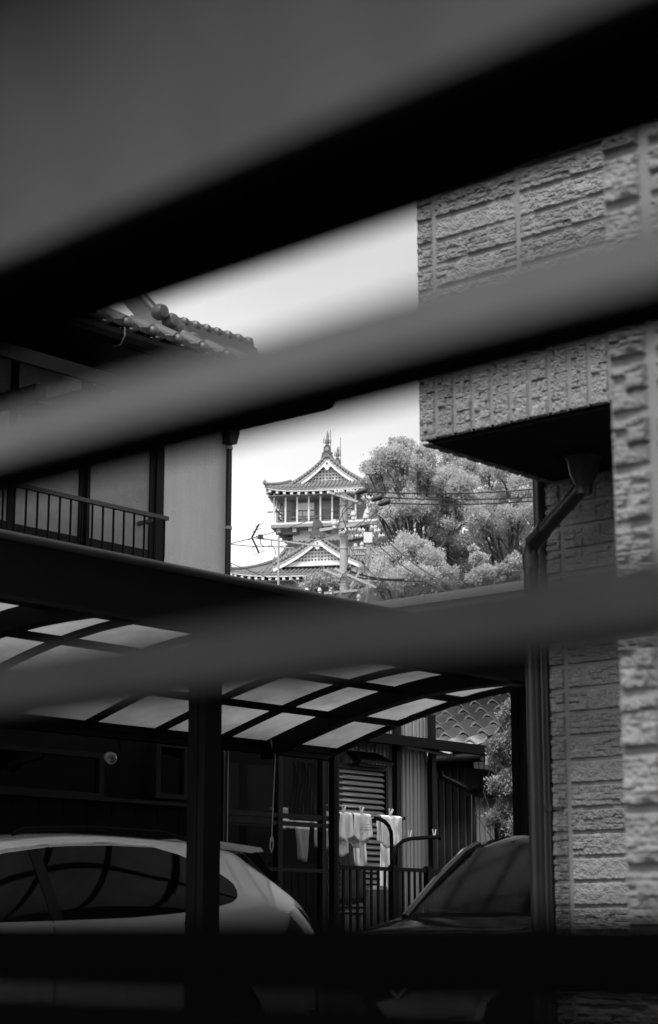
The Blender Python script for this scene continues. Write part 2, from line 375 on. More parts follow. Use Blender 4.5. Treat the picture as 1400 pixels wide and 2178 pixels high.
# near eave beam with rolled lip, far gutter
mb = MB(); mb.box((CA0, CB0 - .05, arch(CB0) - .27), (CA1 + .03, CB0 + .05, arch(CB0) + .012)); C.part('edge_beam', mb, 'alu')
mb = MB(); mb.tube([(CA0, CB0 - .045, arch(CB0) + .012), (CA1 + .03, CB0 - .045, arch(CB0) + .012)], .026, 12); C.part('rolled_lip', mb, 'lip', smooth=True)
mb = MB(); mb.box((CA0, CB1 + .0, arch(CB1) - .08), (CA1 + .03, CB1 + .1, arch(CB1) + .02)); C.part('gutter', mb, 'alu')
pc = on_b(434, 1700, 7.12)
for (pa, pbb, wd) in ((pc.x, 7.12, .125), (on_b(1112, 1700, 7.2).x, 7.2, .095), (pc.x - 4.2, 7.12, .125)):
    mb = MB(); h = wd / 2; zt = arch(7.12) - .272
    mb.box((pa - h, pbb - h, 0), (pa + h, pbb + h, zt)); 
    mb.box((pa - h - .006, pbb - .012, .02), (pa - h + .001, pbb + .012, zt - .02)); C.part('post', mb, 'alu')
pf = on_b(707, 1800, 10.34)
mb = MB(); mb.box((pf.x - .022, 10.3, 0), (pf.x + .022, 10.36, 2.42)); C.part('far_post', mb, 'alu')
# ================================================================== LEFT HOUSE
LB = 10.8; LA1 = on_b(481, 1100, LB).x; LA0 = LA1 - 9
L = T('plaster_house', 'two-storey house with pale plaster upper wall, dark ground floor and tiled eaves at the left', 'house', (LA1 - 3, LB + 1, 0))
zfl = 3.05
ezz = (on_b(239, 700, LB - .75).z + on_b(425, 760, LB - .75).z) / 2
mb = MB(); mb.box((LA0, LB, zfl), (LA1, LB + 3, ezz - .104)); L.part('upper_wall', mb, 'plaster')
mb = MB(); mb.prism([(LA1 - .02, LB, ezz - .10), (LA1 - .02, LB + 3, ezz - .10), (LA1 - .02, LB + 2.6, ezz + 1.2), (LA1 - .02, LB, ezz + .2)], (-.1, 0, 0)); L.part('gable_wall', mb, 'plaster')
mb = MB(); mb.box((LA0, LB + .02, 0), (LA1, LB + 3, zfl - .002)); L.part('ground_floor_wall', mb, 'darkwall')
def rect_b(x0, x1, y0, y1, b):  # pixel box to a-range and z-range on plane b, taken at the middle
    xm = (x0 + x1) / 2; ym = (y0 + y1) / 2
    return on_b(x0, ym, b).x, on_b(x1, ym, b).x, on_b(xm, y1, b).z, on_b(xm, y0, b).z
# upper sliding window
wa1 = on_b(333, 1100, LB).x; wa0 = wa1 - 3.1; wz0 = on_b(330, 1208, LB).z + .02; wz1 = wz0 + 1.75
fr = MB()
fr.box((wa0, LB - .07, wz0 - .07), (wa1, LB + .005, wz0)); fr.box((wa0, LB - .07, wz1), (wa1, LB + .005, wz1 + .06))
for a in (wa0, wa1 - .07): fr.box((a, LB - .07, wz0), (a + .07, LB + .005, wz1))
win = L.part('window', fr, 'frame')
spans = [(wa1 - .07 - k * .72, wa1 - .07 - (k + 1) * .72) for k in range(4)]
for k, (s1, s0) in enumerate(spans):
    off = .025 if k % 2 else .0
    f2 = MB(); f2.box((s1 - .055, LB - .055 + off, wz0), (s1, LB - .02 + off, wz1)); f2.box((s0, LB - .055 + off, wz0), (s0 + .03, LB - .02 + off, wz1)); f2.box((s0 + .03, LB - .05 + off, wz0), (s1 - .055, LB - .02 + off, wz0 + .1))
    f2.build('sash', M['frame'], win, L.base)
    p = MB(); p.box((s0 + .03, LB - .038 + off, wz0 + .1), (s1 - .055, LB - .03 + off, wz1)); p.build('pane', M['frosted'], win, L.base)
mb = MB(); mb.box((wa1 + .0, LB - .03, wz0 - .05), (wa1 + .05, LB + .005, wz1 + .1)); L.part('window_trim', mb, 'darkwood')
# window guard
gb = LB - .34; rz = on_b(358, 1100, gb).z; ra1 = on_b(356, 1100, gb).x
G = T('window_guard', 'black steel window guard with curved bars below the frosted window', 'railing', (ra1 - 1.5, LB - .2, rz - .45))
mb = MB(); mb.box((ra1 - 3.4, gb - .02, rz - .03), (ra1, gb + .02, rz)); mb.box((ra1 - .04, gb, rz - .028), (ra1 - .0, LB - .0, rz - .002)); G.part('top_rail', mb, 'railm')
k = 0; a = ra1 - .03
barme = None
while a > ra1 - 3.3:
    pts = [(0, 0, -.01), (0, 0, -.32), (0, .008, -.36), (0, .03, -.39), (0, .07, -.405), (0, .32, -.41)]
    if barme is None: mb = MB(); mb.tube(pts, .0085, 8); barme = mb.mesh('bar', M['alu'], True)
    G.put('bar', barme, (a, gb, rz)); a -= .107
mb = MB(); mb.box((ra1 - 3.4, LB - .1, rz - .425), (ra1 - .02, LB - .06, rz - .395)); G.part('bottom_rail', mb, 'alu')
mb = MB(); mb.box((ra1 - 3.4, LB - .16, wz0 - .16), (wa1 + .03, LB - .004, wz0 - .075)); L.part('window_sill', mb, 'darkwood')
# canopy over the window
ca = on_b(255, 826, LB - .5); cz = ca.z
K = L
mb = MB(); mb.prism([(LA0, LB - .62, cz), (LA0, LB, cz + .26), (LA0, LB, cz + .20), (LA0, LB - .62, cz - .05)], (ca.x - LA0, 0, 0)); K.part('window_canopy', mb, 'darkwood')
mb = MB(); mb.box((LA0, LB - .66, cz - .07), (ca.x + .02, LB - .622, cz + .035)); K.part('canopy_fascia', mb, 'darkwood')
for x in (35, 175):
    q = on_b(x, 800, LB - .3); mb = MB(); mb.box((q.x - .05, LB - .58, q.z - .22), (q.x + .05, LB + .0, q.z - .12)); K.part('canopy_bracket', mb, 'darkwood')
mb = MB(); mb.box((LA0, LB - .12, on_b(20, 862, LB).z - .05), (on_b(100, 872, LB).x, LB - .001, on_b(20, 862, LB).z + .04)); K.part('window_head', mb, 'darkwood')
# main eave: gutter, soffit, tiles
EB = LB - .75
g0 = on_b(239, 700, EB); g1 = on_b(425, 760, EB); ez = (g0.z + g1.z) / 2
EA1 = LA1 + .45
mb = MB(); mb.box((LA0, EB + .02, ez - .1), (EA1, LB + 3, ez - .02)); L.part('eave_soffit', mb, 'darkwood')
mb = MB()
pr = [(-.055, 0), (-.06, -.04), (-.045, -.08), (0, -.1), (.045, -.08), (.06, -.04), (.055, 0), (.045, -.0), (.04, -.06), (-.04, -.06), (-.045, 0)]
mb.prism([(LA0, EB + u, ez + v) for u, v in pr], (EA1 - LA0, 0, 0)); L.part('gutter', mb, 'alu')
for k in range(8):
    a = EA1 - .5 - k * .95; mb = MB(); mb.tube([(a, EB - .07, ez + .015), (a, EB - .075, ez - .05), (a, EB - .03, ez - .11), (a, EB + .05, ez - .11)], .006, 6); L.part('gutter_bracket', mb, 'tile')
# roof plane and tiles: slope goes up along +B
SL = .45
nm = MB(); nm.prism([(LA0, EB, ez + .02), (LA0, LB + 2.6, ez + .02 + SL * (LB + 2.6 - EB)), (LA0, LB + 2.6, ez - .03 + SL * (LB + 2.6 - EB)), (LA0, EB, ez - .03)], (EA1 - LA0, 0, 0)); L.part('roof_deck', nm, 'tile')
def pan_tile(wd=.27, ln=.25, th=.022, roll=.035, mt='tile'):
    rows = []
    for j in range(2):
        rows.append([(u * wd / 10 - wd/2, j * ln - ln/2, roll * math.cos(u / 10 * 2 * math.pi) * (1 if u < 6 else .9) + (th if j == 0 else 0)) for u in range(11)])
    rows.insert(0, [(p[0], p[1], p[2] - .028) for p in rows[0]])
    mb = MB(); mb.grid(rows); return mb.mesh('roof_tile', M[mt], True)
tile_me = pan_tile()
ball = MB(); ball.lathe([(.008, -.045), (.028, -.036), (.042, -.013), (.044, .01), (.037, .03), (.016, .042)], (0, 0, 0), 12, 'y'); 
ball.prism([(-.13, .0, -.03), (.13, 0, -.03), (.13, 0, .0), (.05, 0, .018), (-.05, 0, .018), (-.13, 0, .0)], (0, .05, 0))
ball.tube([(0, .02, .0), (0, .28, .02)], [.05, .048], 10)
ball_me = ball.mesh('eave_tile', M['tile'], True)
ang = math.atan(SL)
na = int((EA1 - (LA0 + 3)) / .27)
for i in range(na):
    a = EA1 - .16 - i * .27
    L.put('eave_tile', ball_me, (a, EB - .01, ez + .085), (ang, 0, 0))
    for j in range(4):
        bb = EB + .2 + j * .22
        L.put('roof_tile', tile_me, (a - .135, bb, ez + .06 + SL * (bb - EB)), (ang, 0, 0))
# side-gable verge that climbs left and away, with round cap tiles
v0, v1 = on_b(322, 655, EB + .75), on_b(440, 742, EB + .25)
mb = MB(); pts = [lerp(v0, v1, -.6) + Vector((0, 0, .1)), v0, lerp(v0, v1, .3) - Vector((0, 0, .03)), lerp(v0, v1, .7) - Vector((0, 0, .03)), v1]
mb.tube(pts, .05, 10); mb2 = MB()
for i in range(4): mb2.bar(pts[i] - Vector((0, 0, .11)), pts[i + 1] - Vector((0, 0, .11)), .09, .13)
L.part('verge_roll', mb, 'tile', smooth=True); L.part('verge_board', mb2, 'tile')
for (x, y) in ((340, 664), (375, 697), (408, 724), (362, 683)):
    q = on_b(x, y, EB + .5); mb = MB(); mb.lathe([(.01, -.07), (.05, -.055), (.066, -.02), (.066, .02), (.05, .05), (.01, .065)], q, 12, 'y'); L.part('verge_tile', mb, 'tile', smooth=True)
# stepped ridge courses beyond
r0, r1 = on_b(355, 684, EB + 1.3), on_b(532, 737, EB + 1.3)
for k in range(4):
    mb = MB(); dz = -k * .055; mb.bar(r0 + Vector((0, -k * .02, dz)), r1 + Vector((0, -k * .02, dz)), .1 + k * .04, .045); L.part('ridge_course', mb, 'tile')
mb = MB(); mb.tube([r0 + Vector((0, 0, .035)), r1 + Vector((0, 0, .035))], .035, 10)
L.part('ridge_roll', mb, 'tile', smooth=True)
for k in range(8):
    q = lerp(r0, r1, .05 + k * .13) + Vector((0, -.02, .03)); mb = MB(); mb.lathe([(.02, -.04), (.045, -.02), (.045, .02), (.02, .04)], q, 10, 'x'); L.part('ridge_knob', mb, 'tile', smooth=True)
# back slope under the ridge
mb = MB(); mb.add([r0 + Vector((0, .02, -.18)), r1 + Vector((0, .02, -.18)), r1 + Vector((0, -.9, -.55)), r0 + Vector((0, -.9, -.55))], [(0, 1, 2, 3)]); L.part('roof_slope', mb, 'tile')
# corner downpipe
D = T('corner_downpipe', 'thin dark downpipe with a small hopper on the far corner of the pale plaster wall', 'pipe', (LA1 + .03, LB - .05, 0))
dp = on_b(486, 1100, LB - .05)
mb = MB(); mb.tube([(dp.x, LB - .05, 0), (dp.x, LB - .05, on_b(487, 935, LB).z)], .026, 10); D.part('pipe', mb, 'pipe', smooth=True)
hz = on_b(488, 930, LB).z; mb = MB(); mb.prism([(dp.x - .04, LB - .1, hz - .08), (dp.x + .04, LB - .1, hz - .08), (dp.x + .075, LB - .1, hz + .02), (dp.x + .075, LB - .1, hz + .16), (dp.x - .05, LB - .1, hz + .16), (dp.x - .05, LB - .1, hz + .02)], (0, .09, 0)); D.part('hopper', mb, 'pipe')
for y in (960, 1130): q = on_b(486, y, LB).z; mb = MB(); mb.tube([(dp.x, LB - .05, q), (dp.x, LB - .05, q + .025)], .033, 10); D.part('pipe_clip', mb, 'steel')
# ground floor: windows and boards in the dark under the carport
for (x0, x1, y0, y1) in ((-60, 215, 1590, 1690), (325, 395, 1580, 1700)):
    a0, a1, z0, z1 = rect_b(x0, x1, y0, y1, LB); f2 = MB()
    for aa in (a0, a1 - .05): f2.box((aa, LB - .04, z0), (aa + .05, LB + .021, z1))
    f2.box((a0 + .05, LB - .04, z0), (a1 - .05, LB + .021, z0 + .04)); f2.box((a0 + .05, LB - .04, z1 - .04), (a1 - .05, LB + .021, z1))
    wn = L.part('window', f2, 'frame'); p = MB(); p.box((a0 + .05, LB - .01, z0 + .04), (a1 - .05, LB + .005, z1 - .04)); p.build('pane', M['carglass'], wn, L.base)
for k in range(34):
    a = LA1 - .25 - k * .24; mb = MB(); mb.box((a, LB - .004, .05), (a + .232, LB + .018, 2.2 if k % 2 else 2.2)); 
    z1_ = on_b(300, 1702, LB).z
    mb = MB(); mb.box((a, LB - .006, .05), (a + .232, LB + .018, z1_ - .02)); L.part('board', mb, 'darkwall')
mb = MB(); mb.box((LA0, LB - .05, on_b(300, 1705, LB).z - .02), (LA1, LB - .008, on_b(300, 1705, LB).z + .01)); L.part('rail_trim', mb, 'frame')

# the house across the street, behind the viewer (seen only mirrored in glass and paint)
X = thing('house_across_street', 'dark two-storey house across the street behind the viewer', 'house', (0, -17, 0))
mb = MB(); mb.box((-14, -3, 0), (14, 3, 5.6)); mb.build('wall', mat('street_house_wall', .07, .9, .2, 2), X)
mb = MB(); mb.prism([(-14.6, -3.6, 5.603), (-14.6, 3.6, 5.603), (-14.6, 0, 7.4)], (29.2, 0, 0)); mb.build('roof', M['tile_d'], X)
for k in range(7):
    for zz in (1.0, 3.7):
        mb = MB(); mb.box((-12.2 + k * 3.8, 3.0, zz), (-10.6 + k * 3.8, 3.05, zz + 1.2)); w_ = mb.build('window', M['frame'], X); p = MB(); p.box((-12.1 + k * 3.8, 3.051, zz + .08), (-10.7 + k * 3.8, 3.06, zz + 1.12)); p.build('pane', M['carglass'], w_)
# sunroom between the two houses
SB = 10.84; s0 = LA1 + .02; s1 = on_b(716, 1800, SB).x
S = T('glazed_porch', 'dark framed glazed porch with washing showing dimly through its panes, left of the washing line', 'porch', ((s0 + s1) / 2, SB, 0))
zA, zB, zC = .0, on_b(640, 1735, SB).z, on_b(640, 1608, SB).z
sm = on_b(595, 1800, SB).x
for aa, ww in ((s0, .06), (sm - .05, .055), (s1 - .06, .06), (on_b(697, 1800, SB).x - .1, .05)):
    mb = MB(); mb.box((aa, SB - .03, 0), (aa + ww, SB + .03, zC + .1)); S.part('mullion', mb, 'frame')
for zz, hh in ((zB - .03, .04), (zB - .09, .035), (zC, .1), (on_b(640, 1855, SB).z, .03), (.5, .06)):
    mb = MB(); mb.box((s0 + .06, SB - .026, zz), (s1 - .06, SB + .026, zz + hh)); S.part('transom', mb, 'frame')
for (z0, z1) in ((zB, zC), (.56, zB - .1)):
    for (p0, p1) in ((s0 + .062, sm - .052), (sm + .007, s1 - .062)):
        mb = MB(); mb.add([(p0, SB, z0 + .012), (p1, SB, z0 + .012), (p1, SB, z1 - .01), (p0, SB, z1 - .01)], [(0, 1, 2, 3)]); S.part('pane', mb, 'pane')
mb = MB(); mb.box((s0, SB - .1, zC + .103), (s1 + .05, SB + .3, zC + .16)); S.part('porch_roof', mb, 'alu')
mb = MB(); mb.box((s0, SB + 1.55, 0), (s1 - .1, SB + 1.6, zC + .1)); S.part('back_wall', mb, 'darkwall')
# a curtain in the upper pane
rows = []
for j in range(12):
    row = []
    for i in range(26):
        q0 = on_b(622 + 4 * math.sin(j * .55) - j * .3, 1700, SB + .25).x; q1 = on_b(677, 1700, SB + .25).x
        t = i / 25; row.append((q0 + (q1 - q0) * t, SB + .25 + .012 * math.sin(i * 1.9 + j * .2), zC - .02 - j / 11 * (zC - zB)))
    rows.append(row)
mb = MB(); mb.grid(rows); S.part('curtain', mb, mat('dim_curtain', .18, .9, .2, 9), smooth=True)

# ================================================================== REAR HOUSE with shutter and siding
RB = 12.6; ra0 = on_b(600, 1800, RB).x; ra1_ = on_b(916, 1750, RB).x
Q = T('siding_house', 'low rear house of ribbed grey metal siding with a louvred shutter behind the washing', 'house', (ra1_ - 1, RB + .5, 0))
ztop = on_b(820, 1560, RB).z + .25
mb = MB(); mb.box((ra0 - 1, RB + .02, 0), (ra1_ - .02, RB + 1.2, ztop)); Q.part('wall_core', mb, 'siding_d')
rib = MB(); rib.prism([(0, 0, 0), (.012, -.014, 0), (.05, -.014, 0), (.054, -.006, 0), (.066, -.006, 0), (.07, -.014, 0), (.108, -.014, 0), (.12, 0, 0)], (0, 0, ztop - .05)); rib_me = rib.mesh('siding_panel', M['siding'])
a = ra1_ - .15
while a > on_b(708, 1800, RB).x: Q.put('siding_panel', rib_me, (a, RB + .018, 0.02)); a -= .128
def dark_post(x, w_):
    q = on_b(x, 1700, RB - .04).x; mb = MB(); mb.box((q - w_/2, RB - .07, 0), (q + w_/2, RB - .01, ztop)); Q.part('corner_post', mb, 'frame')
dark_post(845, .075); dark_post(920, .07); dark_post(718, .1)
# shutter
ha0, ha1, hz0, hz1 = rect_b(722, 822, 1637, 1945, RB - .1)
f2 = MB(); f2.box((ha0 - .03, RB - .1, hz0), (ha0, RB - .02, hz1 + .03)); f2.box((ha1, RB - .1, hz0), (ha1 + .04, RB - .02, hz1 + .03)); f2.box((ha0, RB - .1, hz1), (ha1, RB - .02, hz1 + .05))
Q.part('shutter_frame', f2, 'frame')
mb = MB(); mb.box((ha0, RB - .04, hz0), (ha1, RB - .022, hz1)); Q.part('shutter_back', mb, 'siding_d')
sh = MB(); sh.prism([(0, -.035, -.012), (0, -.042, -.002), (0, -.01, .026), (0, 0, .024), (0, -.004, .016)], (ha1 - ha0 - .01, 0, 0)); sh_me = sh.mesh('louvre', M['shutter'])
z = hz0 + .03
while z < hz1 - .02: Q.put('louvre', sh_me, (ha0 + .005, RB - .045, z)); z += .0575
c0, c1, cz0, cz1 = rect_b(752, 822, 1606, 1626, RB - .12)
mb = MB(); mb.prism([(c0, RB - .22, cz0 + .03), (c0, RB - .02, cz1 + .04), (c0, RB - .02, cz1 + .015), (c0, RB - .22, cz0)], (c1 - c0, 0, 0)); mb.box((c0 + .02, RB - .18, cz0 - .03), (c1 - .05, RB - .08, cz0 - .002)); Q.part('shutter_canopy', mb, 'siding_d')
# upper storey + long light roof edge running behind the trees' feet
ua = 16.4
u0, u1 = on_a(1180, 1225, ua), on_a(700, 1296, ua); u0.y += 4 - .1
UZ = on_a(950, 1258, ua).z
Q2 = T('flat_roof_house', 'house with a long pale metal roof edge below the trees, seen over the carport', 'house', (ua + 1, u0.y, 0))
mb = MB(); mb.box((ua, u0.y - 4, UZ - .10), (ua + 5, u1.y, UZ)); Q2.part('roof_edge', mb, 'fascia')
mb = MB(); mb.box((ua + .03, u0.y - 4, UZ - .30), (ua + 4.9, u1.y - .04, UZ - .102)); Q2.part('fascia', mb, 'fascia')
mb = MB(); mb.box((ua + 2.6, u0.y - 4, 2.9), (ua + 4.8, u1.y - .1, UZ - .303)); Q2.part('wall', mb, 'darkwall')
for k in range(12):
    b = u1.y - .5 - k * .9; mb = MB(); mb.box((ua - .006, b, UZ - .098), (ua + .05, b + .02, UZ + .006)); Q2.part('seam', mb, 'fascia')
for bb in (u1.y - .6, u0.y - 3.6):
    mb = MB(); mb.box((ua + 4.3, bb - .1, 0), (ua + 4.5, bb + .1, 2.897)); Q2.part('post', mb, 'frame')

# tiled lean-to house
ea = 17.0; er = on_a(1034, 1600, ea); EZ = er.z
V = T('tiled_roof_house', 'rear house with glossy wavy pan-tile roof and a white-edged verge above the bush', 'house', (ea + 1.5, er.y + 1, 0))
ang2 = math.atan(.5)
def slope_z(a): return EZ + .5 * (a - ea)
mb = MB(); mb.prism([(ea, er.y, EZ - .03), (ea + 3.6, er.y, slope_z(ea + 3.6) - .03), (ea + 3.6, er.y, slope_z(ea + 3.6) - .1), (ea, er.y, EZ - .1)], (0, 3.4, 0)); V.part('roof_deck', mb, 'darkwall')
tm2 = pan_tile(.265, .28, .055, .045, 'tile_b')
for i in range(13):
    for j in range(14):
        aa = ea + .05 + j * .235
        V.put('roof_tile', tm2, (aa, er.y + .2 + i * .262, slope_z(aa) + .025 + random.uniform(-.003, .003)), (0, -ang2, 0) if False else (ang2, 0, R(-90)))
mb = MB(); mb.prism([(ea - .02, er.y - .03, EZ - .14), (ea + 3.6, er.y - .03, slope_z(ea + 3.6) - .12), (ea + 3.6, er.y - .03, slope_z(ea + 3.6) + .05), (ea - .02, er.y - .03, EZ + .04)], (0, .028, 0)); V.part('verge_board', mb, 'siding')
mb = MB(); mb.tube([(ea - .02, er.y + .05, EZ + .04), (ea + 3.6, er.y + .05, slope_z(ea + 3.6) + .05)], .045, 10); V.part('verge_roll', mb, 'tile', smooth=True)
mb = MB(); mb.tube([(ea - .07, er.y, EZ - .05), (ea - .07, er.y + 3.4, EZ - .05)], .05, 10); V.part('gutter', mb, 'pipe', smooth=True)
wb = er.y + .45
mb = MB(); mb.box((ea + .35, wb, 0), (ea + 3.5, wb + 2.8, EZ + .05)); V.part('wall_core', mb, 'siding_d')
mb = MB(); mb.prism([(ea + .35, wb + .001, EZ + .05), (ea + 3.5, wb + .001, EZ + .05), (ea + 3.5, wb + .001, slope_z(ea + 3.3) - .1), (ea + .4, wb + .001, EZ + .06)], (0, .1, 0)); V.part('gable_wall', mb, 'siding')
rib = MB(); rib.box((0, -.012, 0), (.085, 0, EZ - .02)); r2 = rib.mesh('siding_panel', M['siding'])
for k in range(30): V.put('siding_panel', r2, (ea + .36 + k * .1, wb - .001, .02))
rib = MB(); rib.box((-.012, 0, 0), (0, .012, EZ - .15)); r3 = rib.mesh('siding_rib', M['ribd'])
for k in range(14): V.put('siding_rib', r3, (ea + .35, wb + .09 + k * .1, .02))
# vent hood and small canopy
vh = on_b(1028, 1665, wb - .15)
hd = MB(); n_ = 10
prof = [(vh.x - .12, wb - .3 + .3 * (1 - math.cos(t / n_ * math.pi / 2)) - .0, vh.z + .17 * math.sin(t / n_ * math.pi / 2)) for t in range(n_ + 1)]
poly = [(vh.x - .14, wb - .002, vh.z - .15), (vh.x - .14, wb - .28, vh.z - .15), (vh.x - .14, wb - .28, vh.z)] + [(vh.x - .14, wb - .28 + .28 * (1 - math.cos(t / 8 * math.pi / 2)), vh.z + .17 * math.sin(t / 8 * math.pi / 2)) for t in range(1, 9)]
hd.prism(poly, (.3, 0, 0)); V.part('vent_hood', hd, 'siding_d')
q = on_b(1060, 1708, wb); mb = MB(); mb.prism([(q.x - .3, wb - .4, q.z), (q.x - .3, wb - .2, q.z + .035), (q.x - .3, wb - .002, q.z + .12), (q.x - .3, wb - .002, q.z + .06), (q.x - .3, wb - .4, q.z - .03)], (1.4, 0, 0)); V.part('door_canopy', mb, 'siding_d')
mb = MB(); mb.box((q.x - .1, wb - .02, 0), (q.x + .7, wb + .0, q.z - .2)); V.part('doorway', mb, 'darkwall')
# dark gutter beam crossing in front of tiles (belongs to the siding house)
y0_, y1_ = on_b(740, 1562, RB - .35), on_b(1075, 1592, RB - .35)
mb = MB(); mb.bar(y0_, Vector((y1_.x, y1_.y, y0_.z)), .1, .1); Q.part('eave_gutter', mb, 'alu')
mb = MB(); mb.box((y0_.x, RB - .3, y0_.z + .02), (y1_.x - .5, RB + .9, y0_.z + .055)); Q.part('eave_roof', mb, 'alu')
# slanting pipes
def pipe_thing(label, px, r, bb, mt='pipe'):
    pts = [on_b(x, y, bb) for x, y in px]; base = Vector((pts[-1].x, bb, min(p.z for p in pts)))
    mb = MB(); mb.tube(pts, r, 10); return single('drain_pipe', mb, mt, label, 'pipe', base, smooth=True)
pipe_thing('thin grey pipe slanting down right from under the gutter beside the shutter', [(852, 1580), (870, 1588), (925, 1600), (968, 1610)], .02, RB - .1, 'steel')
pipe_thing('dark drainpipe that slants then drops beside the ribbed siding behind the dark car', [(936, 1640), (936, 1650), (1000, 1680), (1008, 1688), (1009, 1720), (1010, 2250)], .036, wb - .1)

# ================================================================== TERRACE FENCE, LAUNDRY
FB = 11.3
F = T('terrace_railing', 'low black terrace railing with upright bars in front of the washing', 'railing', (13.5, FB, 0))
f0 = on_b(718, 1840, FB); fz = f0.z; fend = on_b(1120, 1880, FB).x
mb = MB(); mb.box((f0.x - .9, FB - .02, fz - .035), (fend, FB + .02, fz)); F.part('top_rail', mb, 'alu')
mb = MB(); mb.box((f0.x - .9, FB - .015, .78), (fend, FB + .015, .81)); F.part('bottom_rail', mb, 'alu')
bm_ = MB(); bm_.box((-.011, -.008, .81), (.011, .008, fz - .035)); bme = bm_.mesh('bar', M['alu']); a = f0.x + .1 - .9
while a < fend - .02: F.put('bar', bme, (a, FB, 0)); a += .098 + (.0 if a < on_b(830, 1840, FB).x else -.012)
for x in (835, 910):
    q = on_b(x, 1840, FB).x; mb = MB(); mb.box((q - .028, FB - .03, 0), (q + .028, FB + .03, fz + .02)); F.part('post', mb, 'alu')
mb = MB(); mb.box((s1 + .05, FB - .1, 0), (fend, RB - .1, .72)); tb = mb.build('terrace', M['floor'], None, (13.5, FB, 0)); tb.location = W(13.5, FB, 0); tb.rotation_euler = (0, 0, TH); tb['kind'] = 'structure'
# laundry stand
LR = 12.05
l0 = on_b(575, 1712, LR); l1 = on_b(858, 1745, LR); lz = on_b(780, 1735, LR).z
J = T('laundry_pole', 'steel washing pole carrying white towels in front of the louvred shutter', 'laundry pole', (l1.x - 1, LR, lz))
mb = MB(); mb.tube([(l0.x, LR, lz), (l1.x, LR, lz)], .013, 10); J.part('pole', mb, 'bin', smooth=True)
mb = MB(); mb.tube([(l1.x - .012, LR, lz), (l1.x + .01, LR, lz)], .019, 10); J.part('end_cap', mb, 'rubber')
def bent(px, bb, r, label):
    pts = [on_b(x, y, bb) for x, y in px]; pts.append(Vector((pts[-1].x, bb, .72)))
    mb = MB(); mb.tube(pts, r, 10); return single('pole_stand', mb, 'alu', label, 'pole', Vector((pts[-1].x, bb, .72)), group='bent washing pole stands', smooth=True)
bent([(798, 1741), (808, 1742), (818, 1747), (827, 1757), (832, 1770), (833, 1790)], LR - .12, .02, 'hook-topped stand pipe bending left behind the last towel')
bent([(936, 1786), (934, 1780), (900, 1782), (872, 1784), (857, 1789), (845, 1800), (838, 1815), (836, 1830)], LR - .3, .019, 'hook-topped stand pipe reaching right over the railing with two pegs')
def towel(x0, x1, ytop, ybot, yback, seed, label, mt='cloth', flare=0, bdist=LR, grp='white towels pegged to the washing pole', marks=False):
    rnd = random.Random(seed); a0 = on_b(x0, ytop, bdist).x; a1 = on_b(x1, ytop, bdist).x; zt = lz + .016; zb = on_b((x0 + x1) / 2, ybot, bdist).z; zk = on_b((x0 + x1) / 2, yback, bdist).z
    n = 22; rows = []
    prof = [(-.022, zb, 1)]; 
    for k in range(1, 15): prof.append((-.024, zb + (lz - zb) * k / 14, 1 - k / 14))
    prof += [(-.014, zt - .004, 0), (0, zt + .002, 0), (.014, zt - .004, 0)]
    for k in range(0, 15): prof.append((.026, lz - (lz - zk) * k / 14, k / 14))
    for (db, z, s) in prof:
        row = []
        for i in range(n + 1):
            t = i / n; aa = a0 + (a1 - a0) * t; aa += (t - .5) * flare * s + .012 * s * math.sin(z * 9 + seed)
            ww = .018 * s * math.sin(t * 9 + seed * 2 + z * 3) + .010 * s * math.sin(t * 21 + seed + z * 5) + .01 * noise.noise(Vector((t * 5, z * 8, seed)))
            sag = .018 * s * math.sin(t * 7 + seed) - .03 * s * (abs(t - .5) * 2) ** 2 * -1
            row.append((aa, bdist + db + ww * (1 if db <= 0 else -1) * .9, z + sag))
        rows.append(row)
    base = Vector(((a0 + a1) / 2, bdist, lz)); mb = MB(); mb.grid(rows)
    t = T('towel', label, 'towel', base, grp); ob = t.part('cloth', mb, mt, smooth=True)
    md = ob.modifiers.new('thick', 'SOLIDIFY'); md.thickness = .004
    if marks:
        mk = MB()
        for r_, (zz, nn, hh) in enumerate(((.62, 9, .012), (.5, 11, .008), (.38, 8, .022), (.22, 2, .026))):
            for i in range(nn):
                aa = a0 + (a1 - a0) * (.18 + .64 * (i + .5) / nn) + (.0 if nn > 2 else 0); z = zb + (lz - zb) * zz
                mk.box((aa - .0035, bdist - .052, z), (aa + .0035 + (.004 if rnd.random() < .5 else 0), bdist - .0505, z + hh * rnd.uniform(.6, 1)))
        t.part('print', mk, 'clothg')
    return t
towel(720, 746, 1727, 1788, 1818, 1, 'white towel at the left end of the pole against the dark post', flare=.03)
towel(750, 786, 1729, 1788, 1800, 2, 'white cotton towel with faint printed lettering, between two plain towels', flare=.05, marks=True)
towel(808, 851, 1735, 1802, 1795, 3, 'widest plain white towel hanging behind the bent stand pipe', flare=.02)
towel(594, 619, 1722, 1764, 1750, 4, 'small cloth seen dimly through the porch glass, far left of the pole', flare=.02)
towel(622, 656, 1722, 1832, 1750, 5, 'long narrow cloth seen dimly through the porch glass, twisted to a point', flare=-.12)
towel(664, 696, 1722, 1808, 1763, 6, 'wide cloth seen dimly through the porch glass next to the dark post', flare=.0)
towel(749, 777, 1750, 1848, 1790, 7, 'narrow pale strip of washing hanging low behind the printed towel', bdist=LR + .22, flare=-.02)
towel(806, 828, 1755, 1905, 1790, 8, 'longest pale cloth hanging behind the widest towel down past the railing', bdist=LR + .22, flare=0)
mb = MB(); mb.tube([(on_b(722, 1740, LR + .22).x, LR + .22, lz), (l1.x - .15, LR + .22, lz)], .012, 8); J.part('rear_pole', mb, 'steel', smooth=True)
towel(722, 770, 1800, 1925, 1840, 9, 'dark trousers hanging low behind the railing bars', mt='cloth2', bdist=LR + .4, flare=.06, grp='dark washing behind the railing')
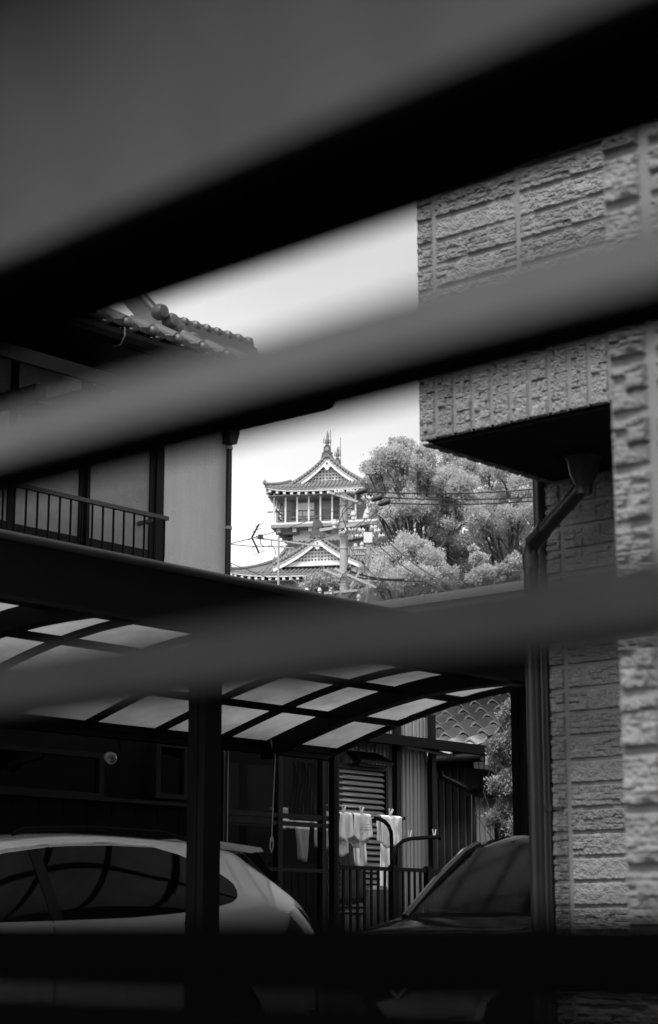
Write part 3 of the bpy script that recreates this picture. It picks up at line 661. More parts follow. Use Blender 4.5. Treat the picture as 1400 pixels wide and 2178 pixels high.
mb = MB(); mb.tube([(on_b(715, 1740, LR + .4).x, LR + .4, lz), (l1.x - .4, LR + .4, lz)], .012, 8); J.part('inner_pole', mb, 'steel', smooth=True)
for xs in ((l0.x + .1), (l1.x - .3)):
    mb = MB(); mb.bar((xs, LR - .02, lz - .022), (xs, RB - .0, lz - .022), .02); J.part('cross_arm', mb, 'alu')
peg = MB(); peg.bar((-.028, -.02, .055), (.006, -.0, -.03), .011, .016); peg.bar((.028, -.02, .055), (-.006, -.0, -.03), .011, .016); peg.tube([(0, -.012, -.004), (0, -.002, -.004)], .012, 8)
peg_me = peg.mesh('peg', M['plastic'])
for x, lab in ((686, 'white peg above the cloth behind the porch glass'), (727, 'white peg on the left towel'), (765, 'white peg on the printed towel'), (827, 'white peg on the widest towel')):
    q = on_b(x, 1725, LR).x; o = link('clothes_peg', peg_me, None, W(q, LR - .01, lz + .025), (0, 0, TH)); o['label'] = lab; o['category'] = 'clothes peg'; o['group'] = 'white pegs'
stick = MB(); stick.bar((-.026, 0, .07), (-.008, 0, 0), .007); stick.bar((.026, 0, .07), (.008, 0, 0), .007); st_me = stick.mesh('peg', M['plastic'])
for x, y, lab in ((872, 1781, 'open white peg standing on the bent stand pipe, left of two'), (924, 1779, 'open white peg at the tip of the bent stand pipe')):
    q = on_b(x, y, LR - .3); o = link('clothes_peg', st_me, None, W(q.x, LR - .3, q.z + .0), (0, 0, TH)); o['label'] = lab; o['category'] = 'clothes peg'; o['group'] = 'pegs on the bent pipe'
# buckets and bits on the terrace
q = on_b(802, 1895, RB - .35); mb = MB(); mb.lathe([(.10, .72 + .0), (.13, q.z - .0), (.135, q.z + .01), (.12, q.z + .011), (.095, q.z + .05)], (q.x, RB - .35, 0), 14); bk = single('laundry_bucket', mb, 'bin', 'grey bucket with a pale cover below the longest cloth', 'bucket', (q.x, RB - .35, .72), smooth=True)
# rope
q = on_b(577, 1575, 10.3); mb = MB()
pts = [q, on_b(580, 1598, 10.3), on_b(586, 1606, 10.3), on_b(584, 1650, 10.3), on_b(581, 1720, 10.3), on_b(578, 1783, 10.3)]
mb.tube(pts, .0045, 6); k_ = on_b(578, 1785, 10.3)
mb.tube([k_ + Vector((0, 0, .02)), k_ + Vector((.02, 0, -.01)), k_ + Vector((.018, 0, -.06)), k_ + Vector((0, 0, -.1)), k_ + Vector((-.018, 0, -.06)), k_ + Vector((-.012, 0, 0)), k_ + Vector((.01, 0, .02))], .0055, 6)
mb.lathe([(.004, -.02), (.013, -.01), (.013, .01), (.004, .02)], k_, 8); single('hanging_rope', mb, 'rope', 'pale rope with a knotted loop hanging from the arched beam', 'rope', q, smooth=True)
# floodlight
q = on_b(235, 1612, 10.25); Z = T('floodlight', 'round pale floodlight on an arm under the carport eave at the left', 'lamp', q)
hd = MB(); dv = Vector((-.25, -1, -.25)).normalized()
hd.tube([q - dv * .075, q - dv * .06, q - dv * .03, q, q + dv * .02], [.01, .024, .038, .042, .043], 16); Z.part('housing', hd, 'porcelain', smooth=True)
mb = MB(); mb.tube([q + dv * .0205, q + dv * .026], [.038, .030], 16); Z.part('lens', mb, 'flood', smooth=True)
mb = MB(); mb.tube([q - dv * .06, on_b(258, 1598, 10.35), Vector((on_b(260, 1598, 10.35).x, 10.4, 2.40))], .008, 8); Z.part('arm', mb, 'alu')

# ================================================================== CARS
def car_section(ztop, zbelt, zbot, w0, wr, n=22):
    """right half outline from bottom to roof centre as (half width, z)"""
    pts = [(w0 * .90, zbot), (w0 * .97, zbot + .1), (w0 * 1.0, zbot + .28), (w0 * .995, zbelt - .12), (w0 * .975, zbelt - .02)]
    h = ztop - zbelt
    for k in range(n - 4):
        t = k / (n - 5)
        if t < .62: u = t / .62; pts.append((w0 * .965 + (wr - w0 * .965) * u ** 1.1, zbelt + h * .86 * u))
        else:
            u = (t - .62) / .38; an = u * math.pi / 2
            pts.append((wr * (1 - (1 - math.cos(an)) ** 1.0 * 1.0) if u < 1 else 0, zbelt + h * (.86 + .14 * math.sin(an) ** .8)))
    return pts
class Loft:
    def __init__(s, st): s.st = st     # list of (s, ztop, zbelt, zbot, w0, wr)
    def params(s, x):
        st = s.st
        for i in range(len(st) - 1):
            if st[i][0] <= x <= st[i + 1][0]:
                t = (x - st[i][0]) / max(1e-6, st[i + 1][0] - st[i][0]); return [st[i][k] + (st[i + 1][k] - st[i][k]) * t for k in range(6)]
        return list(st[-1])
    def width(s, x, z):
        p = s.params(x); sec = car_section(*p[1:])
        for i in range(len(sec) - 1):
            if sec[i][1] <= z <= sec[i + 1][1] and sec[i + 1][1] > sec[i][1]:
                t = (z - sec[i][1]) / (sec[i + 1][1] - sec[i][1]); return sec[i][0] + (sec[i + 1][0] - sec[i][0]) * t
        return sec[0][0]
    def body(s, xs):
        rows = []
        for x in xs:
            p = s.params(x); sec = car_section(*p[1:]); row = [(x, -w_, z) for w_, z in sec] + [(x, w_, z) for w_, z in sec[::-1][1:]]; rows.append(row)
        mb = MB(); mb.grid(rows); n = len(rows[0]); m = len(rows)
        mb.f.append(tuple(range(n))[::-1]); mb.f.append(tuple(range((m-1)*n, m*n))); return mb
    def patch(s, poly, side, off=.004, nx=26, nz=10):
        """side patch: poly gives (x, zlow, zhigh) samples along the car"""
        rows = []
        for k in range(nx + 1):
            t = k / nx * (len(poly) - 1); i = min(int(t), len(poly) - 2); u = t - i
            x, z0, z1 = [poly[i][q] + (poly[i + 1][q] - poly[i][q]) * u for q in range(3)]
            rows.append([(x, side * (s.width(x, z0 + (z1 - z0) * j / nz) + off), z0 + (z1 - z0) * j / nz) for j in range(nz + 1)])
        mb = MB(); mb.grid(rows); return mb
def smoothstations(ctrl, n=90):
    xs = [c[0] for c in ctrl]; out = []
    for k in range(n + 1):
        x = xs[0] + (xs[-1] - xs[0]) * k / n
        for i in range(len(ctrl) - 1):
            if ctrl[i][0] <= x <= ctrl[i + 1][0] + 1e-9:
                x0, x1 = ctrl[i][0], ctrl[i + 1][0]; t = (x - x0) / (x1 - x0)
                r = [x]
                for q in range(1, len(ctrl[0])):
                    p0 = ctrl[max(i - 1, 0)]; p1 = ctrl[i]; p2 = ctrl[i + 1]; p3 = ctrl[min(i + 2, len(ctrl) - 1)]
                    m1 = (p2[q] - p0[q]) / max(1e-6, p2[0] - p0[0]) * (x1 - x0); m2 = (p3[q] - p1[q]) / max(1e-6, p3[0] - p1[0]) * (x1 - x0)
                    v = (2*t**3 - 3*t*t + 1) * p1[q] + (t**3 - 2*t*t + t) * m1 + (-2*t**3 + 3*t*t) * p2[q] + (t**3 - t*t) * m2
                    r.append(v)
                out.append(r); break
    return out
def wheel(Tg, a, b, r, side):
    wmb = MB(); wmb.lathe([(r * .62, -.09), (r * .93, -.1), (r, -.07), (r, .07), (r * .93, .1), (r * .62, .09)], (a, b, r), 28, 'y'); wh = Tg.part('wheel', wmb, 'rubber', smooth=True)
    rm = MB(); rm.lathe([(r * .64, -.085), (r * .6, -.05), (.05, -.06), (.05, .06), (r * .6, .05), (r * .64, .085)], (a, b, r), 24, 'y')
    for k in range(5):
        t = k * 2 * math.pi / 5; rm.bar((a, b + side * .07, r), (a + r * .6 * math.cos(t), b + side * .08, r + r * .6 * math.sin(t)), .05, .03, (0, 1, 0))
    rm.build('rim', M['rim'], wh, Tg.base)
# white SUV, nose out toward the street (-a); local x = a
WC = T('white_car', 'white hatchback-style SUV with black side windows parked under the carport', 'car', (7.3, 9.25, 0))
cb = 9.25; hw = .90
ctrl = [  # a, ztop, zbelt, zbot, w0, wr
    (5.05, .72, .62, .25, .60, .45), (5.12, .84, .70, .22, .76, .60), (5.4, .98, .84, .2, .86, .72), (5.95, 1.08, .96, .2, .90, .76), (6.15, 1.13, 1.0, .2, .90, .72),
    (6.5, 1.30, 1.03, .2, .90, .67), (6.9, 1.47, 1.06, .2, .90, .64), (7.2, 1.545, 1.07, .2, .90, .63), (7.78, 1.60, 1.09, .2, .90, .63), (8.33, 1.60, 1.12, .2, .90, .62), (8.75, 1.58, 1.15, .22, .90, .61),
    (9.05, 1.545, 1.17, .24, .895, .60), (9.15, 1.48, 1.17, .26, .89, .62), (9.37, 1.335, 1.12, .3, .87, .68), (9.54, 1.21, 1.05, .34, .84, .72), (9.64, 1.12, .98, .36, .79, .68), (9.69, .90, .80, .4, .70, .5)]
st = smoothstations(ctrl, 110); lf = Loft(st)
def shift(mb, db): mb.v = [(x, y + db, z) for x, y, z in mb.v]; return mb
WC.part('body', shift(lf.body([s_[0] for s_ in st]), cb), 'carw', smooth=True)
dlo = [(6.18, 1.045, 1.06), (6.45, 1.05, 1.19), (6.9, 1.06, 1.39), (7.1, 1.065, 1.445), (7.47, 1.075, 1.495), (7.9, 1.09, 1.515), (8.3, 1.12, 1.515)]
dl2 = [(8.3, 1.12, 1.515), (8.5, 1.145, 1.475), (8.68, 1.17, 1.41), (8.78, 1.19, 1.37), (8.84, 1.22, 1.33), (8.865, 1.26, 1.30)]
for sd_ in (-1, 1):
    WC.part('side_window', shift(lf.patch(dlo, sd_), cb), 'carglass', smooth=True)
    WC.part('quarter_window', shift(lf.patch(dl2, sd_), cb), 'carglass', smooth=True)
    trim = [(6.45, 1.20, 1.212), (6.9, 1.40, 1.412), (7.1, 1.455, 1.467), (7.47, 1.503, 1.515), (7.9, 1.523, 1.535), (8.3, 1.523, 1.535)]
    WC.part('window_trim', shift(lf.patch(trim, sd_, .007, 26, 2), cb), 'chrome', smooth=True)
    WC.part('tail_lamp', shift(lf.patch([(9.22, .94, .99), (9.32, .92, 1.14), (9.45, .93, 1.17), (9.65, 1.0, 1.11)], sd_, .012, 10, 6), cb), 'lampred', smooth=True)
    WC.part('cladding', shift(lf.patch([(5.3, .22, .40), (7, .22, .36), (8, .22, .36), (9.6, .38, .52)], sd_, .008, 20, 3), cb), 'rubber', smooth=True)
    for a in (7.29, 8.32):
        WC.part('door_gap', shift(lf.patch([(a, .36, 1.07), (a + .008, .36, 1.07)], sd_, .003, 1, 8), cb), 'rubber')
    WC.part('door_pillar', shift(lf.patch([(7.28, 1.075, 1.47), (7.36, 1.075, 1.48)], sd_, .008, 3, 8), cb), 'frame')
    WC.part('door_handle', shift(lf.patch([(7.05, .93, .965), (7.22, .93, .965)], sd_, .03, 5, 2), cb), 'carw')
    # fuel flap outline
    mr_ = MB(); y_ = cb + sd_ * (lf.width(6.35, 1.08) + .12); mr_.lathe([(.02, -.05), (.08, -.04), (.1, 0), (.08, .05), (.02, .06)], (6.42, y_, 1.1), 12, 'x'); mr_.bar((6.42, y_, 1.06), (6.42, cb + sd_ * .86, 1.03), .04); WC.part('door_mirror', mr_, 'carw', smooth=True)
    for a in (5.95, 8.65):
        ar = MB(); ar.lathe([(.40, -.02), (.40, .02)], (a, cb + sd_ * .885, .36), 28, 'y'); WC.part('wheel_arch', ar, 'rubber'); wheel(WC, a, cb + sd_ * .82, .34, sd_)
sp = MB(); sp.prism([(8.7, -.62, 1.588), (9.30, -.60, 1.548), (9.33, -.60, 1.525), (9.22, -.60, 1.510), (8.9, -.60, 1.53)], (0, 1.2, 0)); shift(sp, cb)
WC.part('spoiler', sp, 'carw')
for sd_ in (-1, 1):
    fn = MB(); yy = cb + sd_ * .60; fn.prism([(9.14, yy, 1.51), (9.27, yy, 1.52), (9.36, yy, 1.43), (9.5, yy, 1.33), (9.44, yy, 1.31)], (0, .02, 0)); WC.part('spoiler_fin', fn, 'carglass')
rg = MB(); rows = []
for k in range(9):
    a = 9.18 + k * .045; zt = lf.params(a)[1] + .006; ww = .56
    rows.append([(a, cb - ww + 2 * ww * j / 8, zt - .03 * (abs(j - 4) / 4) ** 2) for j in range(9)])
rg.grid(rows); WC.part('rear_window', rg, 'carglass', smooth=True)
wsd = MB(); rows = []
for k in range(9):
    a = 6.2 + k * .09; zt = lf.params(a)[1] + .008; ww = .62; rows.append([(a, cb - ww + 2 * ww * j / 8, zt - .03 * (abs(j - 4) / 4) ** 2) for j in range(9)])
wsd.grid(rows); WC.part('windscreen', wsd, 'carglass', smooth=True)
for sd_ in (-1, 1):
    rr = MB(); rr.tube([(7.2, cb + sd_ * .60, 1.555), (7.3, cb + sd_ * .6, 1.59), (7.8, cb + sd_ * .6, 1.617), (8.4, cb + sd_ * .6, 1.61), (8.62, cb + sd_ * .59, 1.575)], .013, 8); WC.part('roof_rail', rr, 'rubber', smooth=True)

# dark kei wagon facing us
DCL = W(7.8 + 1.80, 6.35, 0)
DC = T('dark_car', 'small dark hatchback parked nose-out in front of the stone-clad house', 'car', (7.8, 4.9, 0))
cb = 4.9
ctrl = [(6.08, .66, .58, .25, .52, .40), (6.12, .78, .66, .2, .64, .52), (6.25, .90, .78, .18, .71, .58), (6.6, .98, .86, .18, .735, .62), (6.95, 1.02, .92, .18, .74, .64), (9.2, 1.03, .93, .2, .74, .66), (9.4, 1.0, .9, .25, .70, .6), (9.47, .8, .7, .3, .62, .5)]
st = smoothstations(ctrl, 60); lf2 = Loft(st)
DC.part('body', shift(lf2.body([s_[0] for s_ in st]), cb), 'card', smooth=True)
# roof skin
def roofz(a): 
    for (a0, z0), (a1, z1) in zip([(7.45, 1.385), (7.52, 1.425), (7.7, 1.468), (7.95, 1.495), (8.5, 1.51), (9.1, 1.48), (9.32, 1.43)], [(7.52, 1.425), (7.7, 1.468), (7.95, 1.495), (8.5, 1.51), (9.1, 1.48), (9.32, 1.43), (9.5, 1.3)]):
        if a0 <= a <= a1: return z0 + (z1 - z0) * (a - a0) / (a1 - a0)
    return 1.4
rows = []
for k in range(24):
    a = 7.45 + k / 23 * 1.85; rows.append([(a, cb + t * .62, roofz(a) + .012 - .075 * abs(t) ** 3.2 - (.0)) for t in [j / 10 - 1 for j in range(21)]])
r2_ = MB(); r2_.grid(rows); ob = DC.part('roof', r2_, 'card', smooth=True); md = ob.modifiers.new('thick', 'SOLIDIFY'); md.thickness = .035; md.offset = -1
for sd_ in (-1, 1):
    pl = MB(); pl.tube([(6.93, cb + sd_ * .66, 1.0), (7.2, cb + sd_ * .64, 1.2), (7.44, cb + sd_ * .615, 1.355), (7.56, cb + sd_ * .60, 1.40)], [.035, .03, .028, .03], 8); DC.part('front_pillar', pl, 'card', smooth=True)
    for a in (8.3, 9.25):
        pl = MB(); pl.bar((a, cb + sd_ * .68, 1.0), (a - .02, cb + sd_ * .62, roofz(a) - .05), .09 if a < 9 else .16, .03, (0, 1, 0)); DC.part('pillar', pl, 'card')
    rl = MB(); rl.tube([(7.5, cb + sd_ * .605, 1.375), (7.9, cb + sd_ * .615, 1.435), (8.5, cb + sd_ * .615, 1.45), (9.25, cb + sd_ * .61, 1.40)], .03, 8); DC.part('roof_rail', rl, 'card', smooth=True)
    gl = MB(); gl.add([(7.1, cb + sd_ * .66, 1.02), (9.2, cb + sd_ * .66, 1.02), (9.2, cb + sd_ * .61, 1.40), (7.55, cb + sd_ * .61, 1.40)], [(0, 1, 2, 3)]); DC.part('side_window', gl, 'pane')
    hl = MB(); rows = []
    for k in range(9):
        t = k / 8; a = 6.16 + .22 * t ** 1.6; rows.append([(a - .02 + .03 * j, cb + sd_ * (.33 + .36 * t), .66 + .075 * t + (.035 + .075 * t) * j) for j in (0, .5, 1)])
    hl.grid(rows); DC.part('headlight', hl, 'lens', smooth=True)
    mr_ = MB(); mr_.lathe([(.03, -.09), (.07, -.07), (.085, 0), (.07, .06), (.03, .075)], (7.05, cb + sd_ * .80, .93), 12, 'y'); mr_.bar((7.05, cb + sd_ * .78, .9), (7.05, cb + sd_ * .7, .88), .04); DC.part('door_mirror', mr_, 'card', smooth=True)
    for a in (6.72, 9.0): wheel(DC, a, cb + sd_ * .66, .28, sd_)
rows = []
for k in range(9):
    t = k / 8; a = 6.93 + (7.5 - 6.93) * t; z = 1.015 + .37 * (t ** .92); rows.append([(a - .05 * (1 - u * u), cb + u * (.64 - .05 * t), z + .015 * (1 - u * u)) for u in [j / 8 - 1 for j in range(17)]])
wm = MB(); wm.grid(rows); DC.part('windscreen', wm, 'wind', smooth=True)
mb = MB(); mb.box((9.3, cb - .56, 1.0), (9.31, cb + .56, 1.35)); DC.part('rear_window', mb, 'pane')
mb = MB(); mb.box((6.9, cb - .6, .9), (7.25, cb + .6, 1.03)); DC.part('dashboard', mb, 'rubber')
mb = MB(); mb.tube([(7.42 + .05 * math.cos(t), cb - .32 + .17 * math.sin(t), 1.0 + .17 * math.cos(t)) for t in [k * math.pi / 10 for k in range(21)]], .013, 8); DC.part('steering_wheel', mb, 'rubber', smooth=True)
for sy in (-.33, .33):
    for a in (7.95, 8.75):
        mb = MB(); mb.box((a, cb + sy - .22, .5), (a + .12, cb + sy + .22, 1.12)); mb.box((a + .02, cb + sy - .12, 1.14), (a + .1, cb + sy + .12, 1.31)); DC.part('seat', mb, 'rubber')
mb = MB(); mb.tube([(7.42, cb, 1.37), (7.40, cb, 1.33)], .01, 6); mb.box((7.38, cb - .11, 1.27), (7.41, cb + .11, 1.335)); DC.part('rear_view_mirror', mb, 'rubber')
gr = MB()
for k in range(4): gr.bar((6.10 - .0, cb - .30, .50 + k * .04), (6.10, cb + .30, .50 + k * .04), .012)
DC.part('grille', gr, 'chrome')
em = MB(); cx_, cz_ = cb, .70; xq = 6.075
for p, q_ in (((.055, .035), (.0, .075)), ((.0, .075), (-.055, .035)), ((-.055, .035), (.035, -.02)), ((.055, -.035), (-.035, .02)), ((.055, -.035), (.0, -.075)), ((.0, -.075), (-.055, -.035))):
    em.bar((xq, cx_ + p[0], cz_ + p[1]), (xq, cx_ + q_[0], cz_ + q_[1]), .016, .012, (1, 0, 0))
DC.part('emblem', em, 'chrome')
mb = MB(); mb.box((6.07, cb - .17, .36), (6.085, cb + .17, .46)); DC.part('number_plate', mb, 'siding')

DC.o.location = DCL; DC.o.scale = (1, .95, 1.08)
# ================================================================== TREES
def leaf_cloud(centers, n, size, rnd, flat=.75, up=.5):
    """centers: (Vector, radius). Many small folded leaves."""
    vs = []; fs = []; tot = sum(r ** 2 for _, r in centers)
    for c, r in centers:
        k = max(6, int(n * r * r / tot))
        tips = [(Vector((rnd.gauss(0, 1), rnd.gauss(0, 1), rnd.gauss(.5, .9))).normalized(), rnd.uniform(.4, 1.5)) for _ in range(7)]
        for _ in range(k):
            td, tl_ = tips[rnd.randrange(7)]; u_ = rnd.random() ** .8
            d = Vector((rnd.gauss(0, 1), rnd.gauss(0, 1), rnd.gauss(0, 1)))
            p = c + td * (r * tl_ * u_) + d * (r * (.32 + .34 * (1 - u_)))
            ax = (td + Vector((rnd.uniform(-.9, .9), rnd.uniform(-.9, .9), up + rnd.uniform(-.5, .9)))).normalized()
            sd_ = ax.cross(Vector((rnd.uniform(-1, 1), rnd.uniform(-1, 1), rnd.uniform(-1, 1)))).normalized()
            l = size * rnd.uniform(.6, 1.3); w_ = l * .30; o = len(vs)
            vs += [p, p + ax * l * .5 + sd_ * w_, p + ax * l, p + ax * l * .5 - sd_ * w_]; fs.append((o, o + 1, o + 2, o + 3))
    return vs, fs
def tree(name, label, cat, base, top_pts, n, size, mtl, seed, trunk_r=.25, group=None, spread=.55, sub=5, flat=.8, bark='bark', nb=1.0):
    """top_pts: list of (world Vector, radius) crown clumps; limbs run from the trunk to every clump"""
    rnd = random.Random(seed); base = Vector(base); root = thing(name, label, cat, base, 0, group)
    cen = sum((p for p, r in top_pts), Vector()) / len(top_pts); zlow = min(p.z - r for p, r in top_pts)
    fork = Vector((cen.x * .6 + base.x * .4, cen.y * .6 + base.y * .4, base.z + (zlow - base.z) * .8 + (cen.z - zlow) * .25))
    tb = MB(); mid = (base + fork) / 2 + Vector((rnd.uniform(-.2, .2), rnd.uniform(-.2, .2), 0))
    tb.tube([base - Vector((0, 0, .3)), mid, fork], [trunk_r * 1.3, trunk_r, trunk_r * .8], 9)
    root_trunk = tb.build('trunk', M[bark], root, base, True)
    lb = MB(); centers = []
    for p, r in top_pts:
        q = fork + (p - fork) * .5 + Vector((rnd.uniform(-.3, .3), rnd.uniform(-.3, .3), r * .25))
        lb.tube([fork, q, p], [trunk_r * .45, trunk_r * .28, trunk_r * .1], 6)
        for k in range(sub):
            d = Vector((rnd.gauss(0, 1), rnd.gauss(0, 1), rnd.gauss(.35, .8))).normalized(); rr = r * rnd.uniform(.55, 1.05); t = p + Vector((d.x * rr, d.y * rr, d.z * rr * flat))
            s_ = q + (p - q) * rnd.uniform(.2, 1); lb.tube([s_, (s_ + t) / 2 + Vector((0, 0, rnd.uniform(-.1, .15) * r)), t], [trunk_r * .14 * nb, trunk_r * .08 * nb, trunk_r * .03], 4, False)
            centers.append((t, r * rnd.uniform(.22, .42) * spread / .55))
            for _ in range(2):
                e = t + Vector((rnd.gauss(0, 1), rnd.gauss(0, 1), rnd.gauss(.4, .8))).normalized() * r * rnd.uniform(.2, .4); lb.tube([t, e], [trunk_r * .04, trunk_r * .015], 3, False); centers.append((e, r * rnd.uniform(.12, .24) * spread / .55))
    lb.build('branches', M[bark], root, base, True)
    vs, fs = leaf_cloud(centers, n, size, rnd); mb = MB(); mb.v = [tuple(v - base) for v in vs]; mb.f = fs
    me = bpy.data.meshes.new('crown'); me.from_pydata(mb.v, [], mb.f); me.materials.append(M[mtl]); link('crown', me, root)
    return root
def clumps(px, Y, rnd, jit=2.0): return [(at(x, y, Y + rnd.uniform(-jit, jit)), r * Y / 4100) for x, y, r in px]
rnd = random.Random(21)
def gb_(x, Y): p = at(x, 1300, Y); return (p.x, Y, hillz(p.x, Y))
px = [(838, 985, 36), (800, 1010, 26), (875, 985, 38), (850, 950, 20), (915, 1000, 40), (955, 985, 36), (815, 1050, 36), (860, 1040, 44), (910, 1055, 44), (960, 1040, 44), (840, 1090, 38), (800, 1085, 26), (985, 1000, 34), (1000, 1050, 40), (835, 942, 10), (846, 958, 12), (800, 985, 11), (784, 1008, 10), (815, 966, 12), (870, 946, 10), (905, 957, 12), (776, 1030, 9), (890, 962, 10), (890, 1100, 40), (945, 1100, 42), (990, 1110, 40)]
tree('broadleaf_tree', 'tallest bright leafy tree with dark limbs right of the castle tower', 'tree', gb_(905, 104), clumps(px, 104, rnd), 125000, .13, 'leaf2', 1, .2, 'trees on the castle hill', sub=9, spread=.62, nb=1.6)
px = [(1040, 1010, 38), (1080, 1030, 40), (1120, 1040, 38), (1050, 1070, 40), (1100, 1085, 42), (1130, 1100, 34), (1040, 1130, 38), (1090, 1140, 40), (1160, 1060, 40), (1015, 1090, 30)]
tree('broadleaf_tree', 'sparser leafy tree behind the power lines under the balcony', 'tree', gb_(1085, 107), clumps(px, 107, rnd), 90000, .12, 'leaf2', 2, .2, 'trees on the castle hill', sub=9, nb=2.2, spread=.6)
px = [(850, 1130, 40), (910, 1150, 44), (960, 1160, 44), (1010, 1160, 40), (1060, 1180, 42), (1110, 1180, 40), (960, 1205, 40), (900, 1195, 36), (1020, 1215, 40), (1090, 1220, 40), (1140, 1200, 40), (820, 1140, 30), (985, 1240, 34), (955, 1245, 30), (1015, 1250, 30), (930, 1185, 34), (1060, 1245, 30), (985, 1185, 34)]
tree('evergreen_tree', 'dark evergreen mass in the hollow below the tall tree', 'tree', gb_(985, 112), clumps(px, 112, rnd, 3), 90000, .16, 'leaf3', 3, .3, 'trees on the castle hill', sub=9, spread=.7)
px = [(868, 1170, 28), (840, 1190, 32), (880, 1200, 34), (915, 1195, 30), (935, 1220, 28), (820, 1225, 34), (860, 1235, 36), (900, 1240, 34), (800, 1250, 28), (950, 1245, 22), (895, 1160, 18)]
tree('rounded_tree', 'rounded pale-leaved tree low beside the utility pole', 'tree', gb_(868, 88), clumps(px, 88, rnd, 1.5), 60000, .11, 'leaf2', 4, .2, 'trees on the castle hill', sub=12, spread=.7)
px = [(1018, 1190, 15), (1025, 1215, 18), (1012, 1235, 18), (1040, 1225, 15), (1008, 1170, 8)]
tree('young_shrub', 'small upright pale shrub in front of the dark evergreens', 'shrub', gb_(1022, 84), clumps(px, 84, rnd, .5), 5200, .14, 'leaf2', 5, .08, 'shrubs on the hill', sub=10, spread=.7)
px = [(1058, 1215, 16), (1066, 1235, 16), (1100, 1200, 20), (1108, 1225, 22)]
tree('young_shrub', 'small bushy shrub just left of the downpipe elbow', 'shrub', gb_(1080, 86), clumps(px, 86, rnd, .5), 5200, .14, 'leaf', 6, .08, 'shrubs on the hill', sub=10, spread=.7)
px = [(668, 1240, 20), (695, 1235, 20), (715, 1245, 18), (690, 1255, 22), (655, 1255, 16), (740, 1225, 14), (755, 1245, 20), (775, 1225, 20)]
tree('pine_tree', 'low dark tree below the castle eaves, left of the utility pole', 'tree', gb_(700, 95), clumps(px, 95, rnd, 1), 13000, .13, 'leaf', 7, .15, 'trees on the castle hill', sub=11, spread=.7)
# bush by the dark car
px = [(1075, 1530, 16), (1090, 1505, 14), (1060, 1590, 20), (1095, 1580, 26), (1070, 1625, 24), (1110, 1620, 26), (1065, 1670, 22), (1100, 1680, 28), (1080, 1720, 26), (1110, 1735, 26), (1060, 1750, 24), (1100, 1775, 26), (1045, 1600, 9)]
bp_ = at(1092, 1990, 18.2)
tree('nandina_bush', 'light small-leaved bush growing above the roof of the dark car', 'bush', (bp_.x, 18.2, 0), clumps(px, 18.2, rnd, .15), 20000, .028, 'leaf3', 8, .014, sub=14, spread=.75, flat=1.0)

